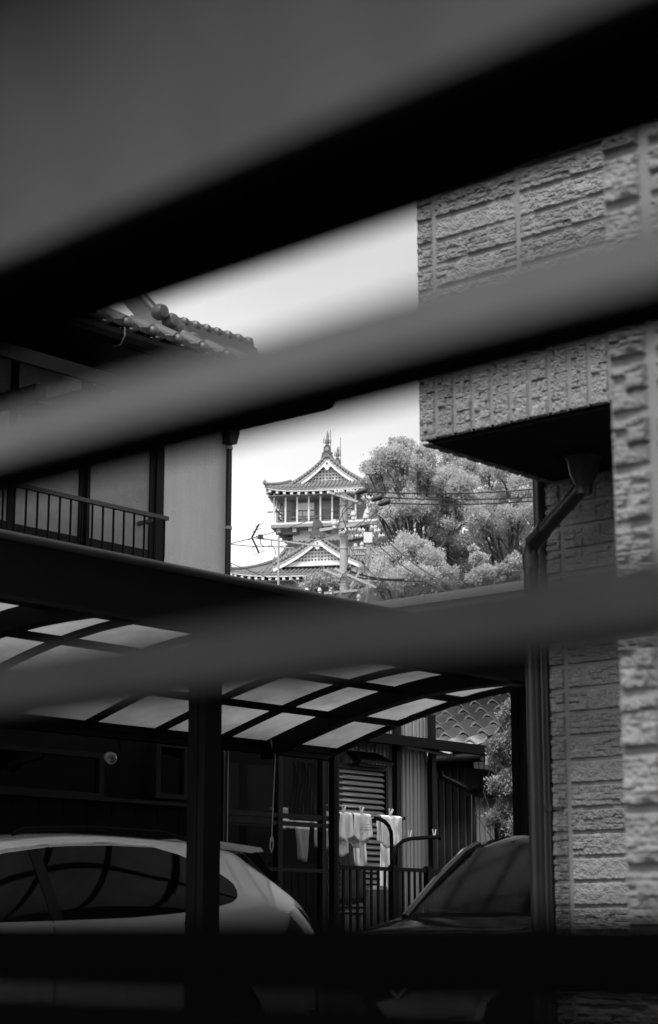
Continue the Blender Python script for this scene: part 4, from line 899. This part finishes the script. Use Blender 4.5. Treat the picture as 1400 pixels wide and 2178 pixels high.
# ================================================================== CASTLE TOWER
CY = 150; cc = at(690, 1040, CY); CZ = 22.0
CT = thing('castle_tower', 'white castle turret with two lattice gables, curved tiled roofs and an open gallery', 'castle', (cc.x, CY, CZ), R(-11))
def cp(x, y, d):  # image point at depth d behind the front eave, in tower coordinates (before turning)
    p = at(x, y, CY + d); return Vector(((p.x - cc.x * (CY + d) / CY), d, p.z - CZ))
def cpart(name, mb, m, parent=None, smooth=False, **kw): return mb.build(name, M[m], parent or CT, None, smooth, **kw)
def hip_roof(cx, exl, exr, ixl, ixr, d_e, d_i, d_back_i, d_back_e, ze, zi, ribs_px, lift=.3, nm='skirt_roof'):
    """four curved slopes between eave rectangle and inner rectangle"""
    sides = [((exl, d_e), (exr, d_e), (ixl, d_i), (ixr, d_i)), ((exr, d_e), (exr, d_back_e), (ixr, d_i), (ixr, d_back_i)),
             ((exr, d_back_e), (exl, d_back_e), (ixr, d_back_i), (ixl, d_back_i)), ((exl, d_back_e), (exl, d_e), (ixl, d_back_i), (ixl, d_i))]
    for si, (e0, e1, i0, i1) in enumerate(sides):
        rows = []; N_ = 24
        for j in range(6):
            v = j / 5; row = []
            for i in range(N_ + 1):
                u = i / N_; cl = lift * (abs(2 * u - 1) ** 4) * (1 - v)
                ex = e0[0] + (e1[0] - e0[0]) * u; ed = e0[1] + (e1[1] - e0[1]) * u; qx = i0[0] + (i1[0] - i0[0]) * u; qd = i0[1] + (i1[1] - i0[1]) * u
                row.append((ex + (qx - ex) * v, ed + (qd - ed) * v, ze + cl + (zi - ze) * (v ** 1.25)))
            rows.append(row)
        mb = MB(); mb.grid(rows); lo = [[(p[0], p[1], p[2] - .12) for p in rows[0]], list(rows[0])]; mb.grid(lo); cpart(nm, mb, 'tile_d')
        # round tile ribs
        rb = MB(); L_ = math.dist(e0, e1); nr = int(L_ / ribs_px)
        for k in range(nr):
            u = (k + .5) / nr; pts = []
            for j in range(5):
                v = j / 4; cl = lift * (abs(2 * u - 1) ** 4) * (1 - v)
                ex = e0[0] + (e1[0] - e0[0]) * u; ed = e0[1] + (e1[1] - e0[1]) * u; qx = ex; qd = ed
                dirx = (i0[0] + (i1[0] - i0[0]) * .5) - (e0[0] + e1[0]) / 2; dird = (i0[1] + i1[1]) / 2 - (e0[1] + e1[1]) / 2
                # stay perpendicular to the eave; clip at the hips
                vv = v
                wdt = abs(i0[0] - e0[0]) if abs(e1[0] - e0[0]) > .01 else abs(i0[1] - e0[1])
                dist_end = min(u, 1 - u) * L_; vmax = min(1, dist_end / max(.01, wdt)); vv = v * vmax
                pts.append(Vector((ex + dirx * vv, ed + dird * vv, ze + cl * (1 - vv) + (zi - ze) * vv ** 1.25 + .05)))
            rb.tube(pts, .075, 6)
        cpart('tile_rib_row', rb, 'tile_d', smooth=True, kind='stuff')
    for (e, i_) in (((exl, d_e), (ixl, d_i)), ((exr, d_e), (ixr, d_i)), ((exr, d_back_e), (ixr, d_back_i)), ((exl, d_back_e), (ixl, d_back_i))):
        pts = [Vector((e[0] + (i_[0] - e[0]) * v, e[1] + (i_[1] - e[1]) * v, ze + lift * (1 - v) ** 1.5 + (zi - ze) * max(v, 0) ** 1.25 + .12)) for v in (-.06, 0, .2, .4, .6, .8, 1)]
        pts[0].z += .12
        mb = MB(); mb.tube(pts, [.07, .13, .15, .15, .15, .15, .15], 8); cpart('hip_ridge', mb, 'tile_d', smooth=True)
        mb = MB(); mb.prism([pts[1] + Vector((-.14, 0, -.02)), pts[1] + Vector((.14, 0, -.02)), pts[1] + Vector((.12, 0, .2)), pts[1] + Vector((0, 0, .38)), pts[1] + Vector((-.12, 0, .2))], (0, .12, 0)); cpart('ridge_end_tile', mb, 'tile_d')
def eave_trim(exl, exr, d0, d1, z, lift, inset=.12, step=.46):
    for (p, q_) in (((exl + inset, d0 + inset), (exr - inset, d0 + inset)), ((exr - inset, d0 + inset), (exr - inset, d1 - inset)), ((exl + inset, d0 + inset), (exl + inset, d1 - inset))):
        mb = MB(); mb2 = MB(); N_ = 20; L_ = math.dist(p, q_); zz = lambda u: z + lift * abs(2 * u - 1) ** 4
        for i in range(N_):
            u0, u1 = i / N_, (i + 1) / N_; P0 = Vector((p[0] + (q_[0] - p[0]) * u0, p[1] + (q_[1] - p[1]) * u0, zz(u0))); P1 = Vector((p[0] + (q_[0] - p[0]) * u1, p[1] + (q_[1] - p[1]) * u1, zz(u1)))
            mb.bar(P0 - Vector((0, 0, .20)), P1 - Vector((0, 0, .20)), .10, .14); mb2.bar(P0 - Vector((0, 0, .42)), P1 - Vector((0, 0, .42)), .12, .12)
        cpart('eave_fascia', mb, 'white2')
        n_ = int(L_ / step)
        for k in range(n_):
            u = (k + .5) / n_; c_ = Vector((p[0] + (q_[0] - p[0]) * u, p[1] + (q_[1] - p[1]) * u, zz(u) - .42)); b_ = MB(); b_.box((c_.x - .10, c_.y - .03, c_.z - .09), (c_.x + .10, c_.y + .4, c_.z + .10)); cpart('rafter_end', b_, 'white2')
def gable(cx, yp, xl, xr, yb, d, depth, ridge_len, thick_px=9):
    """curved gable: image peak y yp, feet xl,xr at y yb, at depth d"""
    pk = cp(cx, yp, d); fl = cp(xl, yb, d); fr_ = cp(xr, yb, d); H_ = pk.z - fl.z; n = 12
    def curve(side, off):
        f = fl if side < 0 else fr_
        out = []
        for k in range(n + 1):
            t = k / n; x = pk.x + (f.x - pk.x) * t; z = pk.z - H_ * (t ** .86) - .10 * math.sin(math.pi * t) * H_ * .5; out.append(Vector((x, d, z - off)))
        return out
    for sd_ in (-1, 1):
        c = curve(sd_, 0); rows = [c, [p + Vector((0, ridge_len, 0)) for p in c]]; mb = MB(); mb.grid(rows); mb.grid([[p - Vector((0, 0, .12)) for p in c], [p + Vector((0, ridge_len, -.12)) for p in c]]); mb.grid([[p - Vector((0, 0, .12)) for p in c], c]); cpart('gable_roof', mb, 'tile_d')
        # ribs running down the slope (parallel to the verge)
        rb = MB(); k = .28
        while k < ridge_len: rb.tube([p + Vector((0, k, .05)) for p in c], .075, 6); k += .34
        cpart('tile_rib_row', rb, 'tile_d', smooth=True, kind='stuff')
        vr = MB(); vr.tube([p + Vector((0, .02, .06)) for p in c], .11, 8)
        cpart('verge_roll', vr, 'tile_d', smooth=True)
        nk = int(H_ * 3.2)
        kb = MB()
        for i in range(nk * 2):
            t = (i + .5) / (nk * 2) * n; j = min(int(t), n - 1); p = c[j].lerp(c[j + 1], t - j); kb.lathe([(.04, -.14), (.10, -.12), (.10, .02)], p + Vector((0, 0, -.05)), 8, 'y')
        cpart('verge_tile_ends', kb, 'tile_d', kind='stuff')
        bo = MB(); o0, o1 = .16, .16 + .46
        for j in range(n):
            p, q_ = c[j], c[j + 1]; th0 = .62; 
            bo.add([p + Vector((0, .04, -o0)), q_ + Vector((0, .04, -o0)), q_ + Vector((0, .04, -o1)), p + Vector((0, .04, -o1 - (.1 if j == 0 else 0))), p + Vector((0, .16, -o0)), q_ + Vector((0, .16, -o0)), q_ + Vector((0, .16, -o1)), p + Vector((0, .16, -o1))], [(0,1,2,3),(4,7,6,5),(0,4,5,1),(3,2,6,7),(0,3,7,4),(1,5,6,2)])
        cpart('bargeboard', bo, 'white')
        b2 = MB()
        for j in range(n): b2.bar(c[j] + Vector((0, .0, -.24)), c[j + 1] + Vector((0, .0, -.24)), .07, .06)
        cpart('bargeboard_moulding', b2, 'white2')
    # lattice panel
    zb = fl.z + .1; hw_ = (fr_.x - fl.x) / 2; sp_ = .265
    lt = MB(); bk_ = MB(); bk_.prism([(pk.x, d + .62, pk.z - .55), (pk.x - hw_ * .78, d + .62, zb - .12), (pk.x + hw_ * .78, d + .62, zb - .12)], (0, .1, 0)); cpart('gable_panel', bk_, 'cgrey')
    def halfw(z): 
        t = min(1, max(0, (pk.z - .62 - z) / H_)); t2 = t ** 1.12
        return hw_ * t2
    x = -hw_
    while x < hw_:
        zt_ = zb
        z = pk.z - .6
        while z > zb and halfw(z) < abs(x) + .05: z -= .05
        if z > zb + .1: lt.box((pk.x + x, d + .5, zb), (pk.x + x + .11, d + .56, z))
        x += sp_
    z = zb + .02
    while z < pk.z - .9:
        h_ = halfw(z); 
        if h_ > .2: lt.box((pk.x - h_, d + .485, z), (pk.x + h_, d + .545, z + .11))
        z += sp_
    cpart('gable_lattice', lt, 'white2', kind='stuff')
    mb = MB(); mb.box((pk.x - hw_ * .8, d + .3, zb - .3), (pk.x + hw_ * .8, d + .55, zb + .02)); cpart('gable_sill', mb, 'white2')
    # pendant
    pz = pk.z - H_ * .42; s_ = H_ * .12
    pd = MB(); pl = [(0, 1.6), (.35, .9), (.75, .75), (1.15, .35), (.95, -.1), (.6, -.15), (.55, -.6), (.2, -.85), (0, -.95), (-.2, -.85), (-.55, -.6), (-.6, -.15), (-.95, -.1), (-1.15, .35), (-.75, .75), (-.35, .9)]
    pd.prism([(pk.x + u * s_, d - .02, pz + v * s_) for u, v in pl], (0, .08, 0)); ob = cpart('gable_pendant', pd, 'white')
    bs = MB(); bs.lathe([(s_ * .32, -.03), (s_ * .32, .02)], (pk.x, d - .03, pz + s_ * 1.0), 12, 'y'); cpart('gable_boss', bs, 'cdark')
    return pk
# upper roof
E = cp(690, 1036, 0); exl = cp(560, 1036, 0).x; exr = -exl + .0
inn = cp(690, 1023, 1.5)
dback = 7.6
hip_roof(0, exl, exr, exl * .62, exr * .62, 0, 1.5, dback - 1.5, dback, E.z, inn.z, .31, .38)
eave_trim(exl, exr, 0, dback, E.z, .38, .1, .6)
gable(690, 967, 606, 774, 1029, 1.15, .3, 4.6)
pk = cp(690, 967, 1.15)
mb = MB(); mb.tube([(0, 1.2, pk.z + .12), (0, 5.7, pk.z + .12)], .2, 8); mb.box((-.13, 1.15, pk.z - .15), (.13, 5.75, pk.z + .2)); cpart('main_ridge', mb, 'tile_d')
def finial(d, sc=1.0, rod=1.9):
    f = MB(); z = pk.z + .15
    f.prism([(-.52*sc, d, z - .5), (.52*sc, d, z - .5), (.40*sc, d, z - .1), (.46*sc, d, z), (.30*sc, d, z + .05), (.27*sc, d, z + .55), (-.27*sc, d, z + .55), (-.30*sc, d, z + .05), (-.46*sc, d, z), (-.40*sc, d, z - .1)], (0, .3, 0)); cpart('ridge_end_tile', f, 'tile')
    f = MB(); f.lathe([(.17*sc, -.05), (.17*sc, .0)], (0, d - .0, z + .3), 12, 'y'); f.lathe([(.09*sc, -.08), (.09*sc, -.05)], (0, d, z + .3), 10, 'y'); cpart('crest_boss', f, 'cgrey')
    f = MB(); zz = z + .55
    f.lathe([(.14*sc, zz), (.20*sc, zz + .1), (.11*sc, zz + .2), (.19*sc, zz + .36), (.20*sc, zz + .52), (.12*sc, zz + .66), (.08*sc, zz + .85), (.02, zz + 1.35 * sc)], (0, d + .15, 0), 9)
    for sx in (-1, 1):
        f.tube([(sx * .16*sc, d + .15, zz + .3), (sx * .30*sc, d + .15, zz + .34), (sx * .30*sc, d + .15, zz + .5), (sx * .24*sc, d + .15, zz + .85)], [.045, .05, .04, .015], 6)
    f.tube([(.08, d + .15, zz + .6), (.14, d + .15, zz + 1.2)], [.06, .02], 6); cpart('fish_finial', f, 'bronze', smooth=True)
    f = MB(); f.tube([(.24, d + .3, z), (.24, d + .3, z + rod)], .028, 6); cpart('lightning_rod', f, 'bronze')
finial(1.1, 1.0, 2.0); finial(5.6, .8, 2.5)
# gallery
fz_ = cp(690, 1108, .7).z; cz_ = cp(690, 1046, .7).z
gl_, gr_ = cp(576, 1100, .8).x, -cp(576, 1100, .8).x
mb = MB(); mb.box((gl_ - .1, .7, fz_ - .16), (gr_ + .1, dback - .7, fz_)); cpart('gallery_floor', mb, 'white2')
mb = MB(); mb.box((gl_ - .22, .62, fz_ - .42), (gr_ + .22, dback - .62, fz_ - .17)); cpart('floor_beam', mb, 'cgrey')
nP = 10
for k in range(nP):
    x = gl_ + (gr_ - gl_) * k / (nP - 1); mb = MB(); mb.box((x - .065, .78, fz_), (x + .065, .9, cz_ + .1)); cpart('gallery_post', mb, 'white2')
for k in range(1, 7):
    for x in (gl_, gr_):
        y = .84 + k * .98; mb = MB(); mb.box((x - .05, y - .05, fz_), (x + .05, y + .05, cz_ + .1)); cpart('gallery_post', mb, 'white2')
for hz_, e_ in ((1.05, .45), (.55, 0), (.2, 0)):
    mb = MB(); mb.bar((gl_ + .25 - e_ * 2, 1.25, fz_ + hz_), (gr_ - .25 + e_ * 2, 1.25, fz_ + hz_), .1); mb.bar((gl_ + .25, 1.25 - e_ * 2, fz_ + hz_ - .01), (gl_ + .25, dback - 1.2, fz_ + hz_ - .01), .1); cpart('balustrade_rail', mb, 'cdark')
for k in range(9):
    x = gl_ + .25 + (gr_ - gl_ - .5) * k / 8; mb = MB(); mb.box((x - .035, 1.22, fz_), (x + .035, 1.28, fz_ + 1.0)); cpart('baluster', mb, 'cdark')
wl, wr_ = cp(588, 1080, 2.2).x, -cp(588, 1080, 2.2).x
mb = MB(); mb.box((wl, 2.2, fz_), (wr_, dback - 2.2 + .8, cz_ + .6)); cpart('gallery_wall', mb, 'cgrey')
def panel(x0, x1, y0, y1, m, nm, d=2.14):
    p0, p1 = cp(x0, y1, d), cp(x1, y0, d); mb = MB(); mb.box((p0.x, d, p0.z), (p1.x, d + .056, p1.z)); cpart(nm, mb, m)
panel(618, 657, 1068, 1100, 'white', 'wall_panel'); panel(617, 658, 1052, 1062, 'white2', 'wall_panel')
panel(663, 718, 1050, 1060, 'cgrey', 'door_head', 2.12); panel(666, 673, 1068, 1102, 'cdark', 'door', 2.13); panel(675, 692, 1068, 1102, 'cgrey', 'door', 2.12); panel(694, 712, 1068, 1102, 'cdark', 'door', 2.13); panel(720, 740, 1052, 1102, 'white', 'wall_panel', 2.13)
panel(608, 616, 1048, 1104, 'cdark', 'wall_post', 2.1); panel(658, 663, 1048, 1104, 'cdark', 'wall_post', 2.1); panel(714, 719, 1048, 1104, 'cdark', 'wall_post', 2.1); panel(612, 740, 1062, 1065, 'cdark', 'lintel', 2.08)
# ceiling under the upper eaves and corner brackets
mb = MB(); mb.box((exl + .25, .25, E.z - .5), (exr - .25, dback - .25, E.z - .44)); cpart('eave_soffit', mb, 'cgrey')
# brackets below gallery
for k in range(7):
    x = gl_ + .4 + (gr_ - gl_ - .8) * k / 6; mb = MB(); mb.box((x - .16, .75, fz_ - .80), (x + .16, 2.6, fz_ - .43)); cpart('bracket', mb, 'cgrey')
for k in range(5):
    y = 1.6 + k * 1.2; mb = MB(); mb.box((gl_ - .0, y - .13, fz_ - .80), (gl_ + 1.6, y + .13, fz_ - .43)); cpart('bracket', mb, 'cgrey')
# tower shaft
tl = cp(611, 1140, 2.0).x; bz = 0
mb = MB(); mb.box((tl, 2.0, 6.0), (-tl, dback - 1.6, fz_ - .43)); cpart('tower_wall', mb, 'white')
for k in range(5):
    mb = MB(); mb.box((tl - .55 + k * .09, 2.5, fz_ - 1.0 - k * .42), (tl - .002, dback - 1.8, fz_ - .80 - k * .42)); cpart('corbel', mb, 'cdark')
# lower roof with second gable
E2 = cp(690, 1217, -2.4); ex2 = cp(497, 1217, -2.4).x; cx2 = cp(684, 1190, 0).x
hip_roof(0, ex2, -ex2, cp(574, 1190, 0).x, -cp(574, 1190, 0).x, -2.4, .9, dback - .6, dback + 2.5, E2.z, cp(690, 1192, .9).z, .34, .45, 'lower_roof')
hip_roof(0, cp(576, 1190, 0).x, -cp(576, 1190, 0).x, tl - .05, -tl + .05, .95, 1.95, dback - 1.5, dback - .65, cp(690, 1192, .9).z + .03, cp(690, 1150, 1.9).z, .34, .0, 'middle_roof')
eave_trim(ex2, -ex2, -2.4, dback + 2.5, E2.z, .45, .1, .55)
gable(683, 1137, 586, 780, 1196, -1.5, .3, 3.8)
pk = cp(683, 1137, -1.5)
f = MB(); f.prism([(pk.x - .62, -1.6, pk.z - .25), (pk.x + .62, -1.6, pk.z - .25), (pk.x + .55, -1.6, pk.z + .25), (pk.x + .34, -1.6, pk.z + .3), (pk.x + .38, -1.6, pk.z + .95), (pk.x + .2, -1.6, pk.z + 1.2), (pk.x - .2, -1.6, pk.z + 1.2), (pk.x - .38, -1.6, pk.z + .95), (pk.x - .34, -1.6, pk.z + .3), (pk.x - .55, -1.6, pk.z + .25)], (0, .3, 0)); f.lathe([(.2, -.06), (.2, 0)], (pk.x, -1.6, pk.z + .7), 12, 'y'); cpart('ridge_end_tile', f, 'tile')
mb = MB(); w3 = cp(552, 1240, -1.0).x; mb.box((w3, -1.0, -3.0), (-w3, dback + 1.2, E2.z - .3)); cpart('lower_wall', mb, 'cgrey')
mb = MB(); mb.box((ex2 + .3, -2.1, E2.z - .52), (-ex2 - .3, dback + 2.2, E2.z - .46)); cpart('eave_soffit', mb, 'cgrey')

# ================================================================== UTILITY POLE, WIRES, ANTENNA
PY = 60; pbase = at(733, 1985, PY); U = thing('utility_pole', 'concrete utility pole with crossarms, white insulators and black cable joints before the castle', 'utility pole', (pbase.x, PY, 0))
def up(x, y, d=0): p = at(x, y, PY + d); return Vector((p.x - pbase.x, d, p.z))
def upart(name, mb, m, smooth=True, parent=None): return mb.build(name, M[m], parent or U, None, smooth)
mb = MB(); mb.tube([(0, 0, 0), (0, 0, up(733, 1052).z)], [.19, .125], 14); upart('pole', mb, 'concrete')
for y in (1075, 1110, 1142, 1168, 1240, 1246): mb = MB(); z = up(733, y).z; mb.tube([(0, 0, z), (0, 0, z + .035)], .155, 12); upart('band', mb, 'steel')
def arm(x0, y0, x1, y1, d0=-.2, d1=-.2, w_=.075): mb = MB(); mb.bar(up(x0, y0, d0), up(x1, y1, d1), w_); upart('crossarm', mb, 'steel', False)
arm(700, 1047, 762, 1068, -.2, -.25); arm(728, 1050, 768, 1072, .3, -.3); arm(680, 1128, 792, 1111, -.2, -.2, .09); arm(688, 1212, 728, 1228); arm(712, 1210, 800, 1250, -.25, -.25); arm(690, 1262, 760, 1256); arm(745, 1248, 765, 1215, -.2, -.2, .06)
arm(742, 1258, 765, 1232, -.15, -.15, .05); arm(726, 1050, 734, 1064)
def insul(x, y, dirx=0, n=2, s=1.0, d=-.25):
    mb = MB(); c = up(x, y, d)
    if dirx == 0: mb.lathe([(.03, -.12*s), (.055*s, -.1*s), (.055*s, -.03*s), (.035*s, -.02*s), (.075*s, 0), (.08*s, .05*s), (.06*s, .07*s), (.06*s, .12*s), (.02, .14*s)], c, 10)
    else:
        pr = []
        for k in range(n): o = (k - n / 2) * .11; pr += [(.02, o), (.085, o + .02), (.085, o + .05), (.05, o + .06), (.05, o + .09)]
        mb.lathe(pr, c, 10, 'x')
    upart('insulator', mb, 'porcelain')
for x, y in ((752, 1097), (781, 1093), (778, 1103), (712, 1116)): insul(x, y, s=1.25)
for x, y in ((744, 1045), (757, 1046), (718, 1047), (726, 1046), (778, 1059), (790, 1060), (792, 1071), (800, 1071), (728, 1133), (740, 1128), (748, 1128), (760, 1127), (770, 1128), (795, 1122), (803, 1129), (812, 1140), (790, 1141), (755, 1142), (766, 1142)): insul(x, y, 1)
for x, y in ((756, 1163), (770, 1160), (782, 1157), (653, 1258), (680, 1258), (704, 1258), (763, 1272), (690, 1272)): insul(x, y, s=.9)
def joint(x0, y0, x1, y1, r=.10): mb = MB(); p, q_ = up(x0, y0, -.3), up(x1, y1, -.3); d_ = (q_ - p); mb.tube([p, p + d_ * .12, p + d_ * .5, p + d_ * .85, q_], [.03, r * .8, r, r * 1.05, r * .4], 10); upart('cable_joint', mb, 'wire')
joint(757, 1050, 783, 1040); joint(790, 1064, 816, 1054); joint(805, 1074, 831, 1064); joint(742, 1150, 762, 1146, .06); joint(760, 1147, 775, 1143, .06); joint(660, 1262, 672, 1256, .04); joint(738, 1212, 746, 1207, .06)
mb = MB(); mb.box(tuple(up(774, 1154, -.4)), tuple(up(792, 1136, -.1))); upart('switch_box', mb, 'porcelain', False)
mb = MB(); mb.box(tuple(up(750, 1180, -.35)), tuple(up(776, 1178, -.2))); mb.box(tuple(up(753, 1168, -.35)), tuple(up(780, 1166, -.2))); mb.bar(up(765, 1170), up(762, 1282), .03); mb.bar(up(790, 1175), up(779, 1282), .03); mb.bar(up(770, 1170), up(785, 1185), .04); upart('bracket_rods', mb, 'steel', False)
def curve_pts(ps, n=14):
    out = []
    for i in range(len(ps) - 1):
        for k in range(n):
            t = k / n; p0 = ps[max(i-1, 0)]; p1 = ps[i]; p2 = ps[i+1]; p3 = ps[min(i+2, len(ps)-1)]
            out.append(.5 * ((2*p1) + (p2 - p0) * t + (2*p0 - 5*p1 + 4*p2 - p3) * t*t + (3*p1 - p0 - 3*p2 + p3) * t**3))
    out.append(ps[-1]); return out
for ps in ([(766, 1066), (748, 1075), (732, 1090), (722, 1110), (718, 1130)], [(740, 1070), (728, 1090), (735, 1118), (742, 1130)], [(768, 1110), (752, 1125), (752, 1140), (765, 1140)], [(780, 1100), (770, 1112), (757, 1128)], [(815, 1080), (806, 1085), (790, 1098)], [(738, 1215), (728, 1225), (722, 1240)], [(697, 1250), (712, 1255), (722, 1245)], [(775, 1052), (790, 1075), (788, 1090)], [(800, 1095), (788, 1108), (778, 1126)]):
    mb = MB(); mb.tube(curve_pts([up(x, y, -.32) for x, y in ps]), .014, 6); upart('jumper_wire', mb, 'wire')
def cable(px, d0, d1, r, label, sag=0, grp='overhead cables', mt='wire'):
    n = 24; (x0, y0), (x1, y1) = px; P0, P1 = at(x0, y0, d0), at(x1, y1, d1); pts = []
    for k in range(n + 1): t = k / n; p = P0.lerp(P1, t); p.z -= sag * 4 * t * (1 - t); pts.append(p - P0)
    mb = MB(); mb.tube(pts, r, 6); ob = mb.build('overhead_cable', M[mt], None, None, True); ob.location = P0; ob['label'] = label; ob['category'] = 'cable'; ob['group'] = grp
cable([(780, 1046), (1300, 1018)], PY, 66, .022, 'top black cable crossing the trees from the first cable joint to the right', .25)
cable([(812, 1058), (1300, 1040)], PY, 66, .022, 'middle black cable crossing the trees to the right', .2)
cable([(828, 1070), (1300, 1046)], PY, 66, .022, 'lowest of the three level black cables before the trees', .2)
cable([(790, 1145), (990, 1275)], PY, 40, .02, 'steep double cable falling right from the middle of the pole', .2)
cable([(812, 1138), (1030, 1275)], PY, 42, .02, 'rightmost steep cable falling across the rounded tree', .25)
cable([(745, 1165), (900, 1280)], PY, 42, .014, 'leftmost steep cable leaving the pole below its switch box', .3)
cable([(487, 1157), (732, 1126)], 40, PY, .010, 'thin line rising from the plaster house corner to the pole under the gallery', .25)
cable([(487, 1157), (740, 1072)], 40, PY, .009, 'thin line rising past the castle gallery to the pole top', .1)
cable([(745, 1215), (860, 1232)], PY, PY, .03, 'short thick cable running right from the low crossarm', .1)
cable([(487, 1196), (680, 1262)], 36, 50, .009, 'thin line falling right across the lower castle roof', .05)
cable([(745, 1226), (900, 1236)], PY, PY, .022, 'short lower cable running right below the thick one', .05)
# antenna
AY = 36; ab_ = at(588, 1985, AY); AN_ = thing('tv_antenna', 'television aerial on a guyed steel mast, pointing left, before the lower castle roof', 'antenna', (ab_.x, AY, 0))
def ap(x, y, d=0): p = at(x, y, AY + d); return Vector((p.x - ab_.x, d, p.z))
mb = MB(); mb.tube([(0, 0, ap(588, 1260).z - 3.8), (0, 0, ap(588, 1140).z)], .02, 8); mb.build('mast', M['steel'], AN_, None, True)
mb = MB(); mb.tube([(0, 0, 0), (0, 0, ap(588, 1260).z - 3.79)], .06, 8); mb.build('mast_foot', M['steel'], AN_, None, True)
mb = MB(); mb.bar(ap(538, 1143), ap(684, 1162), .028); mb.bar(ap(585, 1163), ap(625, 1166), .02); mb.build('boom', M['steel'], AN_)
mb = MB(); mb.bar(ap(551, 1115), ap(536, 1143), .032); mb.bar(ap(536, 1143), ap(551, 1176), .032); mb.build('reflector', M['frame'], AN_)
for (x, y) in ((551, 1116), (545, 1127), (537, 1144), (545, 1160), (551, 1175)):
    mb = MB(); mb.tube([ap(x - 9, y + 5, -.3), ap(x + 11, y - 4, .3)], .006, 5); mb.build('element', M['frame'], AN_)
for k in range(13):
    x = 558 + k * 10; y = 1143 + (x - 538) * .13; mb = MB(); mb.tube([ap(x - 3, y + 2, -.12), ap(x + 3, y - 3, .12)], .005, 5); mb.build('element', M['steel'], AN_)
mb = MB(); mb.box(tuple(ap(549, 1145, -.05)), tuple(ap(560, 1139, .05))); mb.tube(curve_pts([ap(554, 1145), ap(556, 1158), ap(566, 1163), ap(576, 1160)]), .008, 5); mb.tube(curve_pts([ap(578, 1150), ap(578, 1160), ap(584, 1167), ap(587, 1180)]), .008, 5); mb.build('feed_box', M['wire'], AN_)
for (x, y, d) in ((536, 1245, -1), (652, 1256, -1), (495, 1245, 1.5), (640, 1250, 1.5)):
    mb = MB(); mb.tube([ap(588, 1202), ap(x, y, d)], .004, 4); mb.build('guy_wire', M['steel'], AN_)

# ================================================================== NEAR SLATTED FENCE (out of focus)
SD = Vector((-math.sin(R(46.5)), math.cos(R(46.5)), 0)); SN = Vector((math.cos(R(46.5)), math.sin(R(46.5)), 0))   # run and outward normal
SDIST = .35          # perpendicular distance to the near faces
SF = thing('slatted_fence', 'grey slatted fence right in front of the viewer, slats blurred across the view', 'fence', SN * SDIST)
def slat(near_top, near_bot, far_bot, far_top, depth, lean=0.0, twist=0.0, nm='slat', mt='slat'):
    """image y at x=600 of the near top/bottom and far bottom edges; depth away from the viewer; lean: how far the
    face is undercut towards its lower edge; twist: how much its near lower edge falls away to the left, per metre"""
    def zz(y, dist): r = ray(600, y); return EYE + r.z * dist / r.dot(SN)
    z_nt, z_nb, z_fb, z_ft = zz(near_top, SDIST), zz(near_bot, SDIST + lean), zz(far_bot, SDIST + depth), zz(far_top, SDIST + depth)
    e = .0015; mb = MB()
    def sec(t): tw = -twist * t; return [SD * t + SN * d_ + Vector((0, 0, z_)) for d_, z_ in [(lean, z_nb + e + tw), (lean + e, z_nb + tw), (depth - e, z_fb), (depth, z_fb + e), (depth, z_ft - e), (depth - e, z_ft), (e, z_nt), (0, z_nt - e)]]
    p0, p1 = sec(-.9), sec(1.8); mb.add(p0 + p1, [tuple(range(8))[::-1], tuple(range(8, 16))] + [(i, (i + 1) % 8, (i + 1) % 8 + 8, i + 8) for i in range(8)])
    if mt == 'low_shade': return mb.build(nm, M[mt], SF)
    ob = mb.build(nm, M['shade_core'], SF)          # underside shade put into a dark board colour; the front keeps the slat tone
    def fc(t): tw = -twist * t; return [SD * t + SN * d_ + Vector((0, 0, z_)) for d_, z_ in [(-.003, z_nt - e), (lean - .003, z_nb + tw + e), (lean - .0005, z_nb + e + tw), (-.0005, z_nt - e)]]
    f2 = MB(); p0, p1 = fc(-.899), fc(1.799); f2.add(p0 + p1, [(3, 2, 1, 0), (4, 5, 6, 7)] + [(i, (i + 1) % 4, (i + 1) % 4 + 4, i + 4) for i in range(4)]); f2.build('lit_face', M[mt], ob)
    return ob
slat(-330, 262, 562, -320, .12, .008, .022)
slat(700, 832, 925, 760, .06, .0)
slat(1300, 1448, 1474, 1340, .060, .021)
slat(1942, 2115, 2118, 1955, .06, .0, 0, 'low_slat', 'low_shade')
slat(2124, 2520, 2500, 2122, .06, .0, 0, 'low_slat', 'low_shade')
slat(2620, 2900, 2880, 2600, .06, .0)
zc_ = EYE + ray(600, -335).z * SDIST / ray(600, -335).dot(SN)
mb = MB(); c0_ = SN * (-.24) + Vector((0, 0, zc_)); mb.prism([c0_ + SD * 1.85, c0_ - SD * .95, c0_ - SD * .95 + SN * .243, c0_ + SD * 1.85 + SN * .243], (0, 0, .022)); mb.build('shade_board', M['slat'], SF)  # added board, out of view, to shade the upper part of the top slat
for t in (-.9, 1.7):
    mb = MB(); c = SD * t + SN * .02; 
    mb.prism([c - SD * .03 + SN * .035, c + SD * .03 + SN * .035, c + SD * .03 + SN * .075, c - SD * .03 + SN * .075], (0, 0, 1.6)); mb.build('post', M['slat'], SF)
